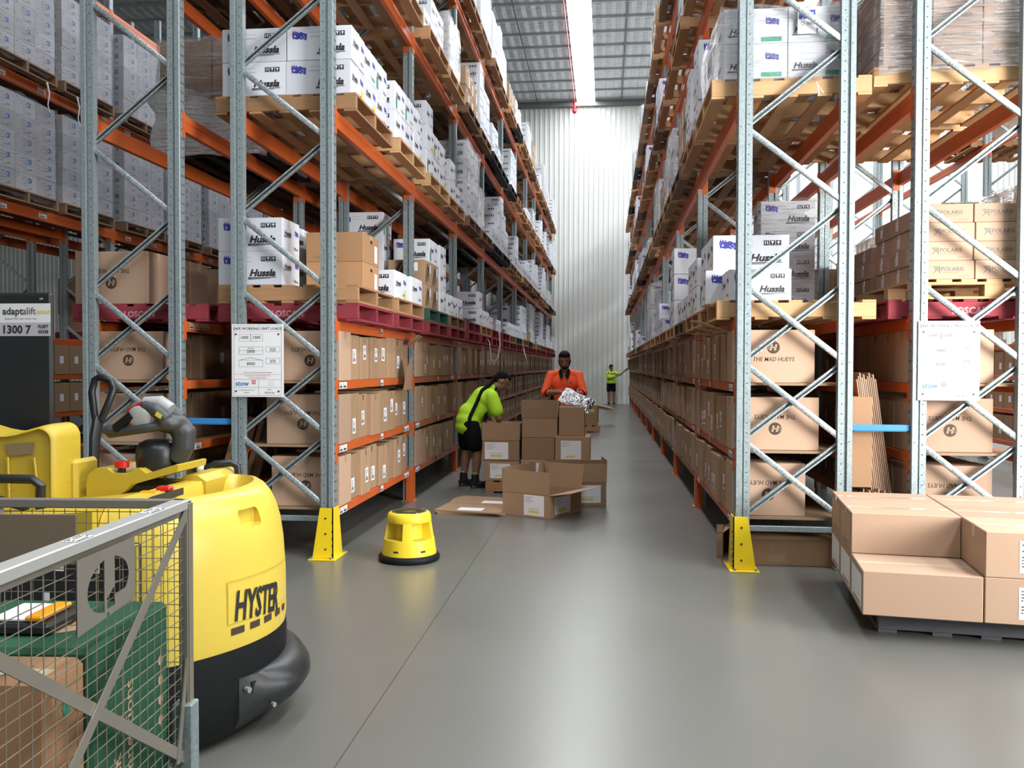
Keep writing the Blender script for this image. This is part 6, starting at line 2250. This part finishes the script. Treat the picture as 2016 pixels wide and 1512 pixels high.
# ------------------------------------------------ bending worker
def bender():
    # local frame: +X is the way she faces; root turned so she faces right and a little away from the camera
    root = empty('person', (-1.66, 10.48, 0), R(24)); tag(root, 'person in lime green shirt and black shorts bending over an open carton', 'person')
    b = MB(); sk = 'skin'
    hipc = Vector((-.03, 0, .80)); chest = Vector((.17, 0, 1.10)); neck = Vector((.27, -.01, 1.225)); 
    legs = []
    for a, dx in ((-1, .03), (1, -.06)):
        hp = hipc + Vector((.0, .085 * a, -.02)); kn = Vector((dx + .03, .10 * a, .44)); an = Vector((dx, .11 * a, .09)); legs.append((hp, kn, an, dx, a))
        capsule(b, [hp, (hp + kn) / 2, kn, (kn * .62 + an * .38), an], [.100, .078, .056, .058, .034])
        capsule(b, [an, Vector((dx + .13, .115 * a, .04))], [.036, .030])
    b.ball(hipc, (.13, .155, .13), sk, 16, 10); capsule(b, [hipc, (hipc + chest) / 2, chest, chest.lerp(neck, .5)], [.13, .125, .13, .10])
    capsule(b, [chest + Vector((.03, -.15, .04)), chest + Vector((.03, .15, .04))], [.06, .06])
    hc = neck + Vector((.125, -.02, .09))
    capsule(b, [chest.lerp(neck, .6), neck + Vector((.05, -.01, .035))], [.058, .05])
    P, m = head_parts(b, hc, (.80, -.05, -.72), (.6, 0, .8), 1.02)
    ns, ne, nw = chest + Vector((.05, -.175, .03)), Vector((.30, -.22, .86)), Vector((.36, -.12, .70))
    fs, fe, fw = chest + Vector((.05, .175, .03)), Vector((.30, .22, .86)), Vector((.40, .06, .68))
    for s_, e_, w_ in ((ns, ne, nw), (fs, fe, fw)): capsule(b, [s_, (s_ + e_) / 2, e_, (e_ + w_) / 2, w_], [.050, .044, .037, .034, .025])
    hand(b, nw, (.45, .25, -.8), (.3, .8, .1), .94, .7, 1); hand(b, fw, (.45, -.3, -.8), (.3, -.8, .1), .94, .7, -1)
    fuse(b, .0065, 'body', 'skin', 2, root)
    face_parts(root, P, m, .98)
    h = MB()
    h.ball(P(0, -.03, .040), (.080, .086, .080), 'hair', 20, 12, m); h.ball(P(0, .025, .085), (.064, .055, .036), 'hair', 16, 8, m); h.ball(P(0, -.075, -.01), (.06, .05, .06), 'hair', 16, 8, m)
    hr = fuse(h, .008, 'hair', 'hair', 2, root)
    br_ = MB(); path = []; rs = []
    pts = [P(0, -.10, -.02), neck + Vector((-.02, -.05, .07)), chest + Vector((-.06, -.13, .105)), Vector((.02, -.165, 1.03)), Vector((-.06, -.185, .88)), Vector((-.075, -.185, .76)), Vector((-.07, -.18, .70))]
    for i in range(len(pts) - 1):
        for q in range(6):
            t = q / 6; path.append(pts[i].lerp(pts[i + 1], t)); k = i * 6 + q
            rs.append((.020 + .004 * abs(math.sin(k * 1.3))) * (1 if k < 28 else max(.35, 1 - (k - 28) * .08)))
    br_.tube(path, rs, 'hair', 10); br_.build('braid', hr)
    # shirt
    s = MB(); o_ = 'hivis_green'
    capsule(s, [hipc + Vector((.0, 0, .00)), hipc + Vector((.03, 0, .1)), (hipc + chest) / 2, chest], [.158, .162, .162, .155], o_, 18)
    s.ball(hipc + Vector((.0, 0, .03)), (.158, .19, .13), o_, 20, 12); s.ball(hipc + Vector((.0, 0, -.05)), (.166, .197, .11), o_, 20, 12); s.ball(chest, (.155, .20, .14), o_, 20, 12)
    capsule(s, [chest + Vector((.04, -.14, .045)), chest + Vector((.04, .14, .045))], [.082, .082], o_)
    for s_, e_, w_ in ((ns, ne, nw), (fs, fe, fw)): capsule(s, [s_, s_.lerp(e_, .45), s_.lerp(e_, .66)], [.085, .090, .088], o_)
    capsule(s, [chest, neck], [.10, .072], o_)
    shirt = fuse(s, .0085, 'shirt', 'hivis_green', 22, root)
    c = MB(); c.tube([neck + Vector((.035, -.07, .0)), neck + Vector((.045, 0, .045)), neck + Vector((.035, .07, .0)), neck + Vector((.03, .03, -.06)), neck + Vector((.03, -.03, -.06))], .014, 'cloth_black', 8, closed=True); c.build('collar', shirt)
    c = MB(); c.tube([Vector((.16, -.165, .93)), Vector((.14, -.175, .86)), Vector((.12, -.17, .80))], [.018, .03, .022], 'cloth_black', 8); c.build('side_panel', shirt)
    t = MB()
    t.ball(hipc, (.15, .175, .14), 'cloth_black', 18, 12)
    for hp, kn, an, dx, a in legs: capsule(t, [hp, hp.lerp(kn, .45), hp.lerp(kn, .72)], [.118, .110, .104], 'cloth_black', 16)
    fuse(t, .009, 'shorts', 'cloth_black', 3, root)
    for hp, kn, an, dx, a in legs:
        c = MB(); c.tube([an + Vector((0, 0, .10)), an + Vector((0, 0, .04))], [.044, .043], 'sock_green', 14); c.build('sock', root)
        c = MB(); capsule(c, [an + Vector((0, 0, .065)), an + Vector((0, 0, -.02))], [.048, .052], 'leather_black'); c.ball((dx + .06, .115 * a, .048), (.135, .05, .047), 'leather_black', 18, 10)
        c.box(dx - .06, .115 * a - .045, .0, dx + .17, .115 * a + .045, .018, 'leather_black', .006)
        fuse(c, .008, 'boot', 'leather_black', 2, root)
    return root


bender()


# ------------------------------------------------ worker at the far end
def far_worker():
    root = empty('person', (.26, 34.1, 0), R(10)); tag(root, 'person in lime green shirt by far wall reaching to right shelf', 'person')
    b = MB()
    for a in (-1, 1):
        capsule(b, [Vector((.085 * a, 0, .82)), Vector((.10 * a, -.01, .45)), Vector((.105 * a, .01, .08))], [.085, .056, .036]); capsule(b, [Vector((.105 * a, .01, .05)), Vector((.12 * a, -.11, .04))], [.038, .03])
    b.ball((0, 0, .86), (.15, .11, .12), 'skin', 14, 8); b.ball((0, 0, 1.10), (.15, .10, .22), 'skin', 14, 8)
    capsule(b, [Vector((0, 0, 1.28)), Vector((0, -.01, 1.40))], [.052, .046])
    hc = Vector((0, -.02, 1.475)); P, m = head_parts(b, hc, (.45, -.9, -.2), (0, 0, 1), .96)
    a_s, a_e, a_w = Vector((.165, -.02, 1.26)), Vector((.33, -.12, 1.17)), Vector((.50, -.20, 1.34))
    b_s, b_e, b_w = Vector((-.165, -.02, 1.26)), Vector((-.12, -.14, 1.03)), Vector((.12, -.24, 1.10))
    for s_, e_, w_ in ((a_s, a_e, a_w), (b_s, b_e, b_w)): capsule(b, [s_, e_, w_], [.045, .036, .024])
    hand(b, a_w, (.6, -.1, .5), (0, -1, -.3), .93, .3, 1); hand(b, b_w, (.9, -.2, .1), (0, -.2, 1), .93, .8, -1)
    fuse(b, .0075, 'body', 'skin', 2, root); face_parts(root, P, m, .96)
    h = MB(); h.ball(P(0, -.02, .045), (.08, .09, .075), 'hair', 16, 10, m); h.ball(P(0, -.06, -.01), (.07, .05, .08), 'hair', 14, 8, m); h.tube([P(-.02, -.10, 0), P(-.08, -.12, -.06), P(-.1, -.10, -.15)], [.03, .03, .012], 'hair', 8)
    fuse(h, .009, 'hair', 'hair', 2, root)
    s = MB(); o_ = 'hivis_green'
    s.ball((0, 0, .88), (.18, .13, .13), o_, 16, 10); s.ball((0, 0, 1.05), (.178, .128, .2), o_, 16, 10); capsule(s, [Vector((-.12, 0, 1.25)), Vector((.12, 0, 1.25))], [.075, .075], o_)
    for s_, e_ in ((a_s, a_e), (b_s, b_e)): capsule(s, [s_, s_.lerp(e_, .75)], [.072, .07], o_)
    sh = fuse(s, .011, 'shirt', 'hivis_green', 3, root)
    c = MB(); c.tube([(-.14, -.10, 1.27), (-.16, -.11, 1.12), (-.13, -.12, 1.0)], [.018, .035, .02], 'cloth_black', 8); c.build('side_panel', sh)
    t = MB(); t.ball((0, 0, .83), (.165, .125, .10), 'cloth_black', 16, 8)
    for a in (-1, 1): capsule(t, [Vector((.085 * a, 0, .80)), Vector((.095 * a, 0, .56))], [.10, .088], 'cloth_black')
    fuse(t, .011, 'shorts', 'cloth_black', 3, root)
    for a in (-1, 1): c = MB(); c.ball((.11 * a, -.04, .045), (.05, .13, .045), 'leather_black', 12, 8); c.build('boot', root)
    c = MB(); c.box(-.03, -.09, -.012, .03, .09, .012, 'charcoal', .006)
    o = c.build('handheld_scanner'); o.matrix_world = Matrix.Translation((.50, 33.86, 1.19)) @ Matrix.Rotation(R(-60), 4, 'Z') @ Matrix.Rotation(R(25), 4, 'X'); tag(o, 'dark scanner held by the worker at the far end', 'scanner')


far_worker()
